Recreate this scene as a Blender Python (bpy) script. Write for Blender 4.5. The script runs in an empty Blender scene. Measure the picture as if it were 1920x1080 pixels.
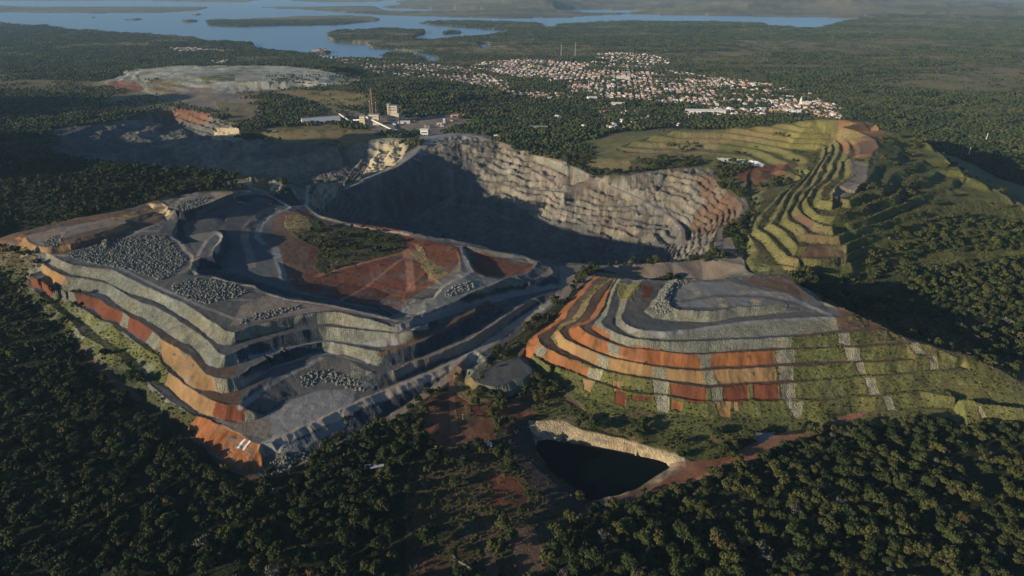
# Aerial view over an open pit mine: stepped dumps, two pits, a black pond, forest, a town and a lake.
NCOL, NROW = 1250, 1150
SUN_STR, SKY_STR, EXPOSURE = 5.0, 0.065, 0.42
HAZE, HAZE_COL = 2.4e-5, (0.48, 0.74, 1.0, 1)
import bpy, bmesh, math, random
import numpy as np
from mathutils import Vector, geometry

random.seed(7)
RNG = np.random.default_rng(7)
scene = bpy.context.scene
COL = scene.collection

# ------------------------------------------------------------------ camera
CAM_H, PITCH, FPX = 400.0, math.radians(24.2), 1279.0     # metres, radians, focal length for a 1920 px wide frame
CP, SP = math.cos(PITCH), math.sin(PITCH)
cam_data = bpy.data.cameras.new('camera')
cam = bpy.data.objects.new('camera', cam_data)
COL.objects.link(cam)
cam.location = (0, 0, CAM_H)
cam.rotation_euler = (math.pi / 2 - PITCH, 0, 0)
cam_data.sensor_width = 36.0
cam_data.lens = 36.0 * FPX / 1920.0
cam_data.clip_start = 1.0
cam_data.clip_end = 200000.0
scene.camera = cam


def W(u, v, z):
    """survey sight line: the ground point at height z that lies in direction (u, v)"""
    a, b = (u - 960.0) / FPX, (540.0 - v) / FPX
    dy, dz = CP + b * SP, -SP + b * CP
    t = (z - CAM_H) / dz
    return (a * t, dy * t)


# ------------------------------------------------------------------ noise
def _hash(ix, iy, seed):
    h = ix * np.uint32(374761393) + iy * np.uint32(668265263) + np.uint32(seed * 974634581 & 0xFFFFFFFF)
    h = (h ^ (h >> np.uint32(13))) * np.uint32(1274126177)
    h = h ^ (h >> np.uint32(16))
    return (h & np.uint32(0xFFFF)).astype(np.float32) / np.float32(65535.0)


def vnoise(x, y, seed=0):
    x, y = np.asarray(x), np.asarray(y)
    x0, y0 = np.floor(x), np.floor(y)
    fx, fy = (x - x0).astype(np.float32), (y - y0).astype(np.float32)
    fx, fy = fx * fx * (3 - 2 * fx), fy * fy * (3 - 2 * fy)
    ix, iy = x0.astype(np.int64).astype(np.uint32), y0.astype(np.int64).astype(np.uint32)
    u1 = np.uint32(1)
    a, b = _hash(ix, iy, seed), _hash(ix + u1, iy, seed)
    c, d = _hash(ix, iy + u1, seed), _hash(ix + u1, iy + u1, seed)
    return (a + (b - a) * fx) * (1 - fy) + (c + (d - c) * fx) * fy


def fbm(x, y, scale, octv=4, seed=0, gain=0.5):
    s, a, n = 0.0, 1.0, 0.0
    x, y = x / scale, y / scale
    for i in range(octv):
        s = s + a * (vnoise(x, y, seed + i * 17) - 0.5)
        n += a * 0.5
        a *= gain
        x, y = x * 2.03 + 11.3, y * 2.03 - 7.7
    return s / n            # about -1..1


def smooth(e0, e1, x):
    t = np.clip((x - e0) / (e1 - e0), 0, 1)
    return t * t * (3 - 2 * t)


# ------------------------------------------------------------------ base relief (before any mining)
HILLS = [  # x, y, rx, ry, height
    (-820, 1230, 420, 190, 58),
    (-470, 1290, 210, 90, 46),
    (-520, 2750, 330, 260, 42),
    (-330, 2450, 260, 130, 30),
    (700, 2000, 300, 200, 10),
]


def base(x, y):
    d = np.hypot(x, y)
    k = smooth(900, 3500, d)
    z = fbm(x, y, 420, 4, 3) * (1.5 + 9 * k) + fbm(x, y, 1900, 3, 9) * 10 * smooth(2500, 6000, d)
    z = z + 4 * smooth(2500, 5000, d)
    for hx, hy, rx, ry, h in HILLS:
        z = z + h * np.exp(-((x - hx) / rx) ** 2 - ((y - hy) / ry) ** 2) * (1 + 0.25 * fbm(x, y, 120, 3, 5))
    # unseen hills added west of the frame, shaped to throw the western shadow
    for hx, hy, rx, ry, h in SHADE_RANGE:
        z = z + h * np.exp(-((x - hx) / rx) ** 2 - ((y - hy) / ry) ** 2) * (1 + 0.25 * fbm(x, y, 500, 4, 21))
    # far ranges
    mx = (x - 3400) / 5200.0
    rg = 1 - np.abs(fbm(x, y, 1900, 5, 31, .55))
    z = z + smooth(9000, 11200, y) * (1 - 0.7 * smooth(13000, 18000, y)) * np.exp(-mx ** 2) * (
        20 + 210 * rg ** 2.2 + 75 * fbm(x, y, 800, 4, 37))
    z = z + smooth(6500, 8500, y) * (1 - smooth(8500, 11000, y)) * smooth(2800, 4200, x) * (
        40 + 120 * np.maximum(0, fbm(x, y, 1100, 3, 33)))
    for hx, hy, rx, ry, h in ((-8500, 11900, 1000, 900, 85), (-6700, 11800, 750, 900, 125), (-5700, 12000, 800, 700, 75), (-9800, 12200, 1300, 900, 80)):
        z = z + h * np.exp(-((x - hx) / rx) ** 2 - ((y - hy) / ry) ** 2) * (1 + 0.45 * fbm(x, y, 520, 4, 41))
    z = z + smooth(17000, 30000, y) * (40 + 90 * np.abs(fbm(x, y, 5200, 4, 51)))
    return z


SHADE_RANGE = [(-1880, 1230, 400, 440, 345), (-2600, 2000, 450, 330, 320)]

# ------------------------------------------------------------------ surveyed break lines of the mine: (u, v, z) sight points
LINES = []          # arrays of world x, y, z


def zfill(pts, z):
    out, lastz = [], z
    for p in pts:
        if len(p) == 3:
            lastz = p[2]
            out.append(p)
        else:
            out.append((p[0], p[1], lastz))
    return out


ZMAP = None          # correction of the surveyed heights: (from, to)


def zm(z):
    return float(np.interp(z, *ZMAP)) if ZMAP else z


def line(pts, z=None, closed=False):
    pts = [(u, v, zm(zz)) for u, v, zz in zfill(pts, z)]
    w = np.array([(*W(u, v, zz), zz) for u, v, zz in pts])
    return wline(w, closed)


def wline(w, closed=False):
    w = np.asarray(w, float)
    if len(w) == 1:
        LINES.append(w)
        return w
    if closed:
        w = np.vstack([w, w[:1]])
    out = []
    for a, b in zip(w[:-1], w[1:]):
        d = math.hypot(b[0] - a[0], b[1] - a[1])
        sp = max(2.6, 0.0042 * math.hypot(a[0], a[1]))
        n = max(1, int(d / sp))
        for i in range(n):
            out.append(a + (b - a) * i / n)
    out.append(w[-1])
    LINES.append(np.array(out))
    return w


def off(w, dx, dy, z):
    w = np.array(w, float)
    w = w + np.array([dx, dy, 0.0])
    w[:, 2] = z
    return wline(w)


# ---- west dump, left flank from the toe up (each bench: crest line, then toe of the face above)
ZMAP = ((0, 9, 20, 31, 44, 58, 90), (0, 11, 20, 28.5, 37, 46, 60))
TOE = [(-120, 440, 40), (-60, 470, 32), (0, 505, 22), (40, 555, 10), (100, 610, 3), (140, 650, 0), (190, 690), (250, 730), (320, 785), (350, 805), (400, 860), (455, 887), (495, 897)]
line(TOE)
line([(60, 545, 20), (110, 585, 12), (150, 625, 9), (185, 643), (215, 665), (255, 698), (310, 745), (366, 783), (390, 788), (420, 800), (450, 815), (470, 828), (490, 834), (512, 833)])
line([(75, 540, 20), (130, 590, 10), (165, 612, 9), (205, 640), (250, 672), (280, 700), (317, 725), (334, 744), (359, 763), (372, 775), (392, 780), (426, 789), (453, 791), (480, 790), (500, 775), (530, 755), (560, 738), (600, 730), (640, 728), (668, 733)])
line([(95, 530, 24), (150, 577, 20), (181, 597), (212, 609), (240, 630), (254, 642), (269, 655), (292, 667), (318, 699), (334, 709), (352, 723), (374, 740), (390, 750), (407, 757), (426, 762), (450, 762), (456, 745), (480, 724), (520, 700), (555, 682), (590, 670), (618, 667), (650, 674), (685, 694), (712, 706), (745, 693), (775, 676)])
line([(60, 535, 22), (100, 553, 20), (146, 570), (175, 580), (190, 596), (221, 606), (242, 619), (271, 641), (285, 656), (312, 681), (340, 706), (363, 729), (380, 733), (400, 735), (417, 739), (440, 739), (455, 728), (475, 709), (510, 688), (545, 672), (580, 664), (612, 660), (645, 664), (680, 676), (710, 688), (750, 683), (790, 668)])
line([(60, 522, 33), (100, 545, 31), (154, 551), (187, 563), (200, 574), (225, 586), (250, 599), (271, 609), (292, 626), (302, 638), (333, 653), (358, 667), (375, 686), (388, 703), (405, 710), (425, 713), (447, 707), (480, 688), (520, 669), (560, 652), (600, 643), (620, 642), (650, 649), (690, 657), (715, 661), (745, 657, 32.5), (790, 641, 35), (840, 614, 38), (890, 583, 41)])
line([(70, 505, 37), (125, 538, 31), (173, 548), (198, 553), (208, 563), (225, 576), (240, 586), (271, 599), (298, 615), (325, 634), (354, 645), (375, 663), (391, 684), (416, 691), (439, 685), (480, 670), (520, 656), (565, 645), (605, 638), (640, 640), (680, 646), (712, 650), (745, 646, 34), (780, 636, 36.5), (840, 607, 39), (890, 577, 41.5)])
line([(80, 495, 46), (110, 515, 44), (136, 522), (158, 521), (181, 528), (204, 533), (237, 555), (267, 570), (300, 580), (321, 592), (350, 613), (375, 630), (395, 642), (412, 662), (424, 668), (438, 663), (470, 646), (520, 632), (570, 620), (610, 613), (650, 617), (700, 622, 46), (740, 626, 48), (768, 624, 48), (800, 611, 46)])
line([(85, 490, 47), (135, 515, 44), (167, 519), (196, 526), (217, 538), (240, 551), (267, 556), (300, 568), (321, 581), (354, 605), (375, 620), (393, 633), (414, 646), (439, 646), (475, 632), (525, 619), (575, 610), (615, 607), (650, 611), (700, 617, 47), (740, 621, 49.5), (762, 621, 49.5)])
R2 = line([(70, 472, 60), (98, 480, 58), (117, 490), (133, 498), (177, 502), (217, 507), (235, 519), (260, 532), (287, 544), (312, 555), (337, 566), (360, 580), (385, 600), (406, 607), (422, 619), (441, 624), (480, 611), (530, 599), (580, 590), (612, 586), (640, 588), (690, 600), (722, 609, 55), (745, 614, 53), (764, 617, 50)])
# plateau surface
for p in [(130, 478, 60), (200, 470, 60), (250, 480, 60), (300, 520, 60), (340, 500, 60), (300, 470, 60), (380, 562, 59), (460, 582, 58), (430, 602, 58), (550, 583, 58), (640, 582, 57), (700, 597, 56)]:
    line([p])
# mounds on the plateau's back
line([(34, 459, 58), (42, 470, 58), (62, 477, 59), (94, 475, 60), (125, 470, 60), (167, 461, 61), (230, 446, 62), (252, 437, 63)])
line([(47, 440, 73), (50, 450, 73), (54, 456, 73), (67, 464, 73), (96, 464, 73), (125, 461, 72), (133, 461, 72)])
line([(40, 437, 70), (90, 424, 72), (150, 411, 74), (215, 400, 77)])
line([(108, 456, 74), (130, 459, 74), (165, 453, 74), (200, 449, 70), (240, 428, 72), (270, 415, 72), (292, 411, 72)])
line([(113, 450, 82), (130, 449, 82), (146, 448, 82), (187, 438, 82), (215, 428, 82), (238, 419, 82)])
line([(121, 436, 82), (140, 430, 82), (175, 421, 82), (217, 411, 82), (236, 412, 82)])
line([(282, 390, 76), (290, 396, 76), (306, 404, 74), (318, 398, 74)])
line([(287, 383, 86), (298, 376, 88), (305, 382, 88), (314, 386, 88), (316, 395, 88), (335, 398, 88), (365, 392, 88), (400, 380, 88), (420, 372, 88), (440, 364, 86), (470, 360, 78)])
line([(0, 450, 58), (60, 430, 66), (150, 408, 72), (230, 395, 76), (300, 374, 86), (370, 359, 88), (430, 357, 88), (480, 352, 75)])
# flat pad and edge of the plateau toward the bowl
line([(252, 435, 66), (269, 424, 66), (312, 413, 66), (308, 424, 66), (300, 434, 66)], closed=True)
line([(335, 405, 72), (330, 420, 64), (321, 442, 61), (337, 452, 61), (344, 468, 61), (358, 477, 61)])
line([(366, 478, 62), (372, 468, 62), (385, 450, 63), (405, 433, 63), (418, 440, 63), (414, 455, 62), (402, 468, 62), (402, 482, 62), (380, 484, 62)])
line([(360, 492, 61), (360, 505, 61), (352, 517, 61), (335, 519, 61), (318, 515, 61)])
E = line([(366, 515, 59), (400, 518, 59), (433, 530, 59), (477, 535, 59), (490, 545, 59), (508, 553, 58), (541, 561, 58), (579, 566, 58), (610, 570, 57), (662, 581, 57), (704, 591, 56), (745, 602, 55)])
line([(372, 500, 50), (420, 506, 36), (470, 522, 33), (510, 537, 32), (545, 549, 31), (600, 560, 30), (660, 568, 30), (705, 578, 33), (740, 588, 38)])
line([(440, 372, 70), (400, 395, 66), (350, 415, 58), (340, 430, 54), (360, 450, 50), (375, 455, 50)])
line([(480, 370, 60), (450, 395, 54), (420, 410, 50), (425, 440, 46), (425, 470, 42), (412, 490, 40)])
line([(520, 385, 46), (480, 405, 44), (458, 425, 43), (455, 450, 42), (462, 475, 39), (470, 505, 36)])
line([(540, 393, 42), (505, 402, 39), (488, 425, 37), (482, 445, 37), (493, 458, 37), (515, 466, 37), (520, 490, 36), (530, 522, 33)])
line([(525, 345, 48), (500, 360, 52), (545, 388, 43), (575, 390, 34)])
# bowl of red soil
for p in [(580, 410, 40), (640, 420, 39), (700, 429, 38), (745, 440, 37), (750, 480, 30), (690, 490, 29), (620, 500, 26), (560, 512, 26), (535, 440, 34), (560, 400, 42), (640, 530, 23), (730, 553, 22), (700, 540, 22), (590, 545, 26), (760, 540, 24), (800, 525, 28), (770, 452, 36), (800, 442, 38), (600, 460, 33), (660, 460, 34)]:
    line([p])
line([(785, 470, 36), (795, 500, 34), (812, 520, 34), (830, 515, 38), (850, 505, 42)])
line([(795, 462, 42), (815, 458, 43), (840, 458, 43), (855, 470, 43), (862, 490, 44), (855, 503, 44)])
line([(810, 560, 42), (828, 536, 46), (853, 518, 48), (866, 509, 50), (862, 480, 46), (850, 460, 42), (845, 452, 40)])
line([(888, 510, 50), (880, 490, 48), (872, 478, 44), (866, 465, 42)])
line([(878, 470, 34), (888, 495, 33), (900, 513, 34), (940, 517, 36), (980, 508, 38), (995, 495, 38), (985, 485, 36), (940, 482, 34), (890, 478, 33)])
line([(875, 462, 42), (930, 472, 40), (980, 480, 38), (1005, 490, 40), (1000, 503, 42), (985, 515, 44), (945, 523, 48), (900, 520, 50)])
line([(1012, 497, 38), (1030, 502, 37), (1035, 512, 36), (1020, 520, 36), (1000, 528, 38), (990, 535, 40)])
line([(1045, 500, 27), (1040, 520, 25), (1045, 540, 22)])
# pad of grey fill beside the bowl
line([(722, 600, 56), (745, 607, 56), (790, 591, 56), (825, 578, 56), (855, 566, 56), (893, 545, 56), (925, 536, 55), (945, 526, 54)])
line([(760, 560, 40), (780, 560, 48), (800, 565, 54), (812, 562, 56), (830, 543, 56), (850, 527, 56), (870, 520, 55)])
# haul roads on the dark right flank
line([(774, 617, 49.5), (800, 606, 47), (850, 588, 42), (900, 572, 38), (960, 557, 30), (1000, 549, 26), (1045, 540, 22)])
line([(774, 612, 50), (800, 599, 48), (850, 582, 43), (900, 566, 39), (960, 552, 31), (1000, 544, 27), (1040, 534, 23)])
line([(735, 700, 20), (775, 681, 21), (830, 660, 22), (880, 640, 23), (925, 610, 24), (960, 585, 25), (1000, 562, 25), (1040, 546, 22)])
line([(790, 668, 20), (835, 648, 22), (880, 625, 23), (920, 600, 24), (955, 578, 26), (1000, 555, 25)])
line([(520, 824, 10), (560, 806, 10), (600, 788, 10), (640, 770, 10), (680, 751, 10), (740, 727, 10), (800, 703, 10.5), (867, 672, 12), (905, 650, 13), (951, 617, 15), (1005, 582, 18), (1058, 545, 21)])
line([(690, 738, 10), (740, 717, 11), (800, 694, 11.5), (867, 663, 12.5), (905, 641, 14), (951, 608, 16), (1005, 574, 19)])
line([(500, 845, 4), (540, 848, 4), (575, 832, 4), (610, 812, 4), (640, 800, 3)])
line([(497, 880, 0), (540, 875, 0), (580, 855, 0), (640, 825, 0), (700, 793, 0), (760, 757, 1), (810, 722, 5), (850, 690, 9), (875, 674, 11.5)])
line([(500, 895, 0), (560, 872, 0), (640, 835, 0), (700, 806, 0), (760, 772, 1), (815, 735, 4), (845, 714, 6), (868, 694, 9), (890, 692, 8), (930, 660, 10), (985, 620, 13), (1040, 575, 18), (1062, 556, 20)])
ZMAP = ((0, 6, 12, 20, 28, 39, 48, 56, 66, 70), (0, 4, 13.5, 22.5, 31, 40.2, 46.7, 52, 60, 63))
# ---- east dump: front benches with their left flanks
T8 = [(985, 672, 6), (1010, 700, 4), (1040, 728, 2), (1062, 752, 1), (1100, 775, 0), (1180, 792, 0), (1240, 803, 0), (1300, 818, 0), (1360, 838, 0), (1440, 806, 0), (1560, 800, 0), (1700, 797, 0), (1920, 800, 0), (2050, 805, 0)]
line(T8)
line([(1005, 672, 11), (1035, 700, 7), (1060, 724, 6), (1090, 741, 6), (1130, 757), (1180, 765), (1215, 768), (1250, 775), (1290, 778), (1340, 785), (1400, 780), (1480, 781), (1545, 788), (1600, 771), (1700, 765), (1800, 763), (1920, 775), (2050, 790)])
line([(1000, 668, 12), (1030, 688), (1080, 703), (1120, 719), (1160, 732), (1200, 739), (1260, 744), (1300, 751), (1350, 755), (1400, 752), (1460, 750), (1530, 752), (1600, 747), (1665, 743), (1730, 735), (1830, 756), (1920, 766)])
line([(1118, 517, 23), (1105, 527, 21), (1090, 540, 19), (1078, 552, 18), (1062, 570, 16), (1050, 590, 14), (1040, 604, 13), (1020, 615, 12), (1000, 630, 12), (987, 648, 12), (1000, 664), (1040, 685), (1080, 699), (1120, 714), (1160, 727), (1200, 734), (1260, 739), (1300, 746), (1350, 750), (1400, 747), (1460, 745), (1530, 745), (1600, 740), (1700, 733), (1800, 727), (1920, 728)])
line([(1130, 518, 30), (1112, 528, 28), (1100, 541, 26), (1092, 554, 25), (1078, 571, 24), (1064, 588, 22), (1058, 598, 21), (1045, 608, 20), (1025, 620), (1008, 632), (1013, 645), (1024, 654), (1050, 669), (1100, 684), (1130, 696), (1200, 709), (1250, 717), (1290, 724), (1320, 728), (1370, 726), (1420, 722), (1470, 721), (1550, 713), (1600, 708), (1700, 700), (1800, 694), (1860, 692)])
line([(1140, 521, 30), (1118, 535, 28), (1105, 550, 27), (1095, 565, 25), (1086, 580, 24), (1074, 598, 22), (1050, 611, 20), (1033, 633), (1050, 651), (1100, 676), (1130, 690), (1160, 698), (1200, 705), (1240, 710), (1280, 715), (1330, 721), (1380, 719), (1450, 714), (1500, 712), (1600, 704), (1700, 696), (1800, 687)])
line([(1150, 522, 36), (1130, 535, 34), (1115, 548, 33), (1108, 562, 32), (1100, 580, 31), (1091, 593, 30), (1078, 604, 29), (1058, 613, 28), (1046, 622), (1060, 637), (1090, 652), (1130, 667), (1180, 680), (1220, 688), (1260, 694), (1300, 697), (1360, 694), (1450, 689), (1550, 685), (1640, 679), (1740, 674)])
line([(1156, 524, 36), (1143, 532, 35), (1136, 545, 34), (1128, 560, 32), (1117, 581, 31), (1104, 598, 30), (1083, 606, 29), (1066, 618, 28), (1072, 634), (1110, 655), (1150, 668), (1200, 681), (1250, 687), (1300, 691), (1360, 687), (1450, 683), (1500, 680), (1600, 676), (1700, 671)])
line([(1152, 522, 43), (1146, 531, 42), (1141, 545, 41), (1137, 558, 41), (1132, 575, 40), (1122, 591, 40), (1104, 605, 39), (1086, 613), (1108, 631), (1160, 650), (1200, 655), (1250, 662), (1290, 667), (1330, 666), (1380, 663), (1450, 659), (1540, 655), (1600, 652), (1660, 648), (1715, 641)])
line([(1156, 523, 43), (1149, 532, 42), (1144, 546, 41), (1140, 560, 41), (1136, 576, 40), (1127, 592, 40), (1112, 606, 39), (1108, 616), (1130, 630), (1160, 643), (1180, 650), (1240, 658), (1300, 663), (1350, 661), (1400, 656), (1450, 653), (1500, 653), (1560, 650), (1640, 644), (1690, 639)])
line([(1162, 524, 51), (1155, 534, 50), (1149, 548, 50), (1145, 562, 49), (1143, 578, 49), (1136, 592, 48), (1126, 604, 48), (1132, 615), (1160, 628), (1200, 640), (1250, 643), (1320, 642), (1400, 637), (1480, 634), (1580, 625), (1650, 617)])
line([(1186, 525, 51), (1174, 538, 50), (1166, 552, 50), (1161, 566, 49), (1158, 580, 49), (1152, 594, 48), (1154, 608), (1168, 619), (1186, 628), (1200, 633), (1240, 637), (1290, 637), (1340, 635), (1400, 632), (1450, 630), (1500, 628), (1570, 620), (1630, 613)])
line([(1206, 525, 58), (1192, 536, 58), (1183, 548, 57), (1176, 562, 57), (1172, 577, 56), (1164, 591, 56), (1168, 602), (1180, 612), (1200, 621), (1240, 624), (1280, 619), (1330, 613), (1380, 605), (1430, 600), (1490, 597), (1560, 594), (1600, 592)])
line([(1262, 526, 58), (1250, 534, 57), (1238, 546, 57), (1224, 564, 57), (1212, 580, 56), (1206, 590), (1216, 597), (1250, 601), (1300, 604), (1330, 604), (1380, 594), (1430, 589), (1500, 584), (1560, 588)])
line([(1275, 527, 67), (1262, 534, 67), (1253, 546, 67), (1248, 562, 67), (1255, 576, 67), (1270, 582, 67), (1300, 585, 67), (1340, 584, 66), (1362, 580, 66), (1380, 577, 65), (1420, 574, 64), (1460, 570, 62), (1495, 566, 60), (1512, 572, 58)])
line([(1285, 531, 66), (1270, 540, 65), (1262, 553, 65), (1258, 566, 65), (1266, 575, 65), (1300, 578, 65), (1345, 576, 65)])
for p in [(1320, 545, 66), (1400, 545, 66), (1460, 545, 66), (1350, 565, 66), (1430, 560, 65), (1500, 556, 62), (1535, 578, 58)]:
    line([p])
RR = line([(1270, 526, 66), (1310, 525, 67), (1370, 524, 67), (1465, 519, 67), (1490, 530, 66), (1520, 552, 63), (1545, 572, 58), (1562, 588, 56), (1578, 579, 58), (1600, 590, 55), (1635, 604, 49), (1650, 615, 47), (1690, 628, 43), (1720, 641, 38), (1745, 648, 36), (1790, 672, 28), (1815, 668, 28), (1870, 690, 20), (1920, 720, 13), (2000, 765, 5)])
bk = RR.copy()
bk[:4] += np.array([0, 62, 0])
bk[4:] += np.array([62, 58, 0])
bk[:, 2] = np.maximum(10, bk[:, 2] - 40)
bk[-4:, 2] = [6, 4, 2, 0]
wline(bk)

ZMAP = None
# ---- small flat stockpile between the dumps
line([(880, 705, 13), (890, 695, 13), (920, 686, 13), (955, 678, 13), (978, 677, 13), (996, 690, 13), (999, 700, 13), (986, 707, 13), (960, 713, 13), (940, 722, 13), (925, 727, 13), (902, 722, 13), (886, 714, 13)], closed=True)
line([(868, 707, 5), (880, 690, 6), (915, 680, 7), (950, 670, 8), (985, 670, 7), (1006, 692, 5), (1006, 712, 4), (985, 730, 3), (955, 744, 2), (920, 744, 2), (890, 735, 3), (872, 720, 4)], closed=True)

# ---- flooded small pit
line([(985, 786, -1), (1010, 790, 0), (1035, 787, 1), (1060, 790, 1), (1092, 805, 0), (1130, 814, 0), (1180, 824, 0), (1230, 837, 0), (1270, 849, 0), (1300, 865, -1), (1270, 888, -3), (1235, 910, -4), (1200, 928, -5), (1165, 938, -6), (1135, 950, -6), (1110, 950, -6), (1075, 930, -4), (1040, 905, -3), (1005, 878, -2), (975, 848, 0), (962, 820, 0), (968, 798, 0)], closed=True)
line([(1015, 805, -5), (1060, 810, -5), (1100, 821, -5), (1150, 832, -5), (1200, 843, -5), (1245, 855, -6)])
POND = [(1012, 830), (1030, 827), (1060, 832), (1100, 839), (1150, 847), (1190, 856), (1230, 861), (1250, 869), (1255, 877), (1225, 893), (1200, 910), (1175, 922), (1150, 930), (1110, 934), (1092, 930), (1085, 918), (1060, 902), (1040, 888), (1020, 866), (1008, 848)]
line([(u, v, -11) for u, v in POND], closed=True)
line([(u + (1120 - u) * 0.35, v + (885 - v) * 0.35, -22) for u, v in POND], closed=True)

# ---- the great pit
ZMAP = ((-130, 0, 100), (-90, 0, 100))
PIT = [(575, 388, 30), (600, 405, 31), (650, 418, 32), (700, 426, 33), (750, 433, 34), (800, 445, 36), (850, 450, 35), (900, 462, 33), (950, 475, 29), (1000, 483, 27), (1045, 490, 25), (1150, 496, 22), (1250, 492, 20), (1290, 483, 20), (1330, 478, 20), (1332, 455, 20), (1345, 430, 22), (1380, 413, 22), (1393, 395, 20), (1385, 375, 20), (1360, 355, 18), (1342, 335, 16), (1335, 312, 15), (1300, 312, 15), (1230, 317, 14), (1160, 327, 12), (1120, 322, 12), (1080, 305, 12), (1000, 285, 10), (940, 265, 10), (900, 255, 10), (860, 252, 10), (815, 258, 10), (792, 275, 8), (775, 295, 5), (740, 315, 5), (690, 328, 8), (640, 338, 12), (595, 346, 20), (583, 360, 25)]
PITW = line(PIT, closed=True)
nr = PITW[:14]
for d, z in ((40, -15), (90, -50), (150, -84)):
    off(nr[1:13], 0, d, z)
line([(670, 420, -85), (700, 414, -105), (740, 402, -112), (800, 390, -120), (860, 384, -122), (910, 394, -125), (960, 411, -128), (1040, 432, -128), (1120, 447, -128), (1200, 460, -124), (1250, 466, -115)])
line([(890, 338, -62), (940, 346, -66), (1000, 357, -68), (1050, 362, -66), (1090, 356, -62)])
line([(1000, 365, -68), (1050, 366, -68), (1095, 364, -66)])
line([(1150, 352, -22), (1180, 365, -36), (1220, 385, -54), (1245, 400, -68), (1265, 420, -84), (1278, 440, -92), (1275, 460, -104)])
line([(1162, 352, -20), (1195, 366, -34), (1232, 384, -52), (1256, 400, -66), (1276, 420, -82), (1290, 440, -90)])
line([(1005, 303, -8), (1045, 310, -8), (1085, 318, -6), (1110, 330, -8), (1095, 342, -20), (1060, 345, -24)])
ZMAP = None
# second pit, west
PIT2 = [(150, 302, 20), (90, 290, 8), (90, 245, 0), (200, 226, 0), (265, 213, 0), (310, 199, 5), (360, 205, 5), (400, 214, 5), (440, 232, 5), (455, 256, 5), (500, 262, 5), (560, 264, 5), (620, 268, 8), (690, 262, 8), (745, 258, 8), (764, 270, 8), (758, 292, 6), (740, 315, 5), (690, 328, 8), (640, 338, 12), (595, 346, 20), (560, 350, 36), (530, 343, 56), (470, 330, 72), (400, 323, 72), (300, 316, 68), (230, 310, 60)]
P2W = line(PIT2, closed=True)
line([(190, 245, -34), (250, 240, -38), (310, 231, -40), (370, 250, -40), (430, 268, -42), (470, 278, -42), (540, 283, -42), (600, 288, -44), (640, 300, -44), (660, 318, -30)])
off(P2W[22:27], 0, 90, 5)
off(P2W[22:27], 0, 170, -42)

# ---- grassed terraced hill, east of the pit
line([(1400, 365, 22), (1412, 392), (1402, 420), (1396, 440), (1390, 470), (1396, 505)])
line([(1500, 335, 32), (1470, 358, 31), (1440, 382, 30), (1412, 412), (1402, 434), (1424, 458, 29), (1428, 478, 27), (1412, 506, 23)])
line([(1540, 282, 46), (1532, 308, 45), (1502, 340, 43), (1482, 356, 42), (1466, 386), (1452, 420), (1478, 452, 40), (1472, 476, 34), (1445, 500, 25)])
line([(1560, 262, 60), (1556, 285, 59), (1541, 310, 58), (1522, 340, 57), (1502, 366, 56), (1488, 392), (1510, 425, 52), (1500, 452, 46), (1490, 478, 38), (1500, 492, 33)])
line([(1580, 268, 74), (1578, 292, 73), (1568, 314, 72), (1548, 336, 71), (1530, 352, 70), (1514, 374, 70), (1528, 402, 68), (1560, 428, 60), (1580, 440, 52), (1592, 456, 44), (1585, 478, 38), (1540, 492, 34)])
line([(1592, 300, 86), (1602, 326, 86), (1566, 350, 85), (1562, 372, 84), (1590, 366, 84), (1622, 342, 85), (1626, 312, 87)])
line([(1580, 240, 95), (1600, 245, 96), (1640, 262, 96), (1645, 275, 95), (1628, 300, 90)])
line([(1690, 266, 85), (1680, 302, 84), (1645, 312, 84), (1630, 345, 82), (1600, 362, 80), (1555, 392, 72)])
line([(1722, 292, 78), (1702, 312, 78), (1662, 330, 78), (1654, 362, 76), (1592, 392, 72), (1565, 408, 68)])
line([(1762, 312, 70), (1742, 332, 69), (1692, 350, 69), (1682, 378, 67), (1622, 410, 62), (1582, 432, 54)])
line([(1822, 335, 58), (1782, 356, 57), (1722, 376, 58), (1702, 392, 57), (1652, 416, 53), (1605, 442, 46), (1592, 470, 38)])
line([(1900, 388, 44), (1850, 392, 45), (1780, 405, 46), (1700, 425, 44), (1642, 446, 40), (1612, 470, 33), (1600, 500, 20)])
line([(1960, 470, 20), (1920, 472, 20), (1850, 474, 20), (1750, 466, 24), (1682, 488, 18), (1642, 508, 11), (1600, 524, 8), (1520, 522, 12)])
SIL = line([(1090, 302, 15), (1140, 285, 20), (1180, 270, 30), (1220, 258, 40), (1280, 243, 55), (1330, 243, 57), (1370, 242, 60), (1410, 239, 67), (1450, 235, 75), (1500, 228, 85), (1540, 225, 95), (1580, 225, 98), (1640, 235, 98), (1658, 252, 96), (1700, 250, 91), (1740, 270, 85), (1800, 320, 70), (1860, 355, 56), (1930, 395, 42), (2000, 440, 25)])
for d, dz in ((45, 0.75), (150, 0.3)):
    b2 = SIL.copy()
    b2[:14] += np.array([0.1 * d, d, 0])
    b2[14:] += np.array([0.75 * d, 0.66 * d, 0])
    b2[:, 2] *= dz
    wline(b2)
b3 = SIL.copy()
b3[:14] += np.array([30, 300, 0])
b3[14:] += np.array([230, 200, 0])
b3[:, 2] = 0
wline(b3)
line([(1200, 305, 14), (1260, 300, 16), (1330, 296, 20), (1400, 300, 22), (1430, 312, 24), (1400, 330, 22)])
line([(1180, 300, 16), (1240, 285, 24), (1320, 275, 30), (1400, 275, 36), (1470, 280, 42), (1500, 290, 44)])
line([(1390, 480, 23), (1410, 515, 22), (1480, 512, 20), (1520, 505, 26)])

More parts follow.
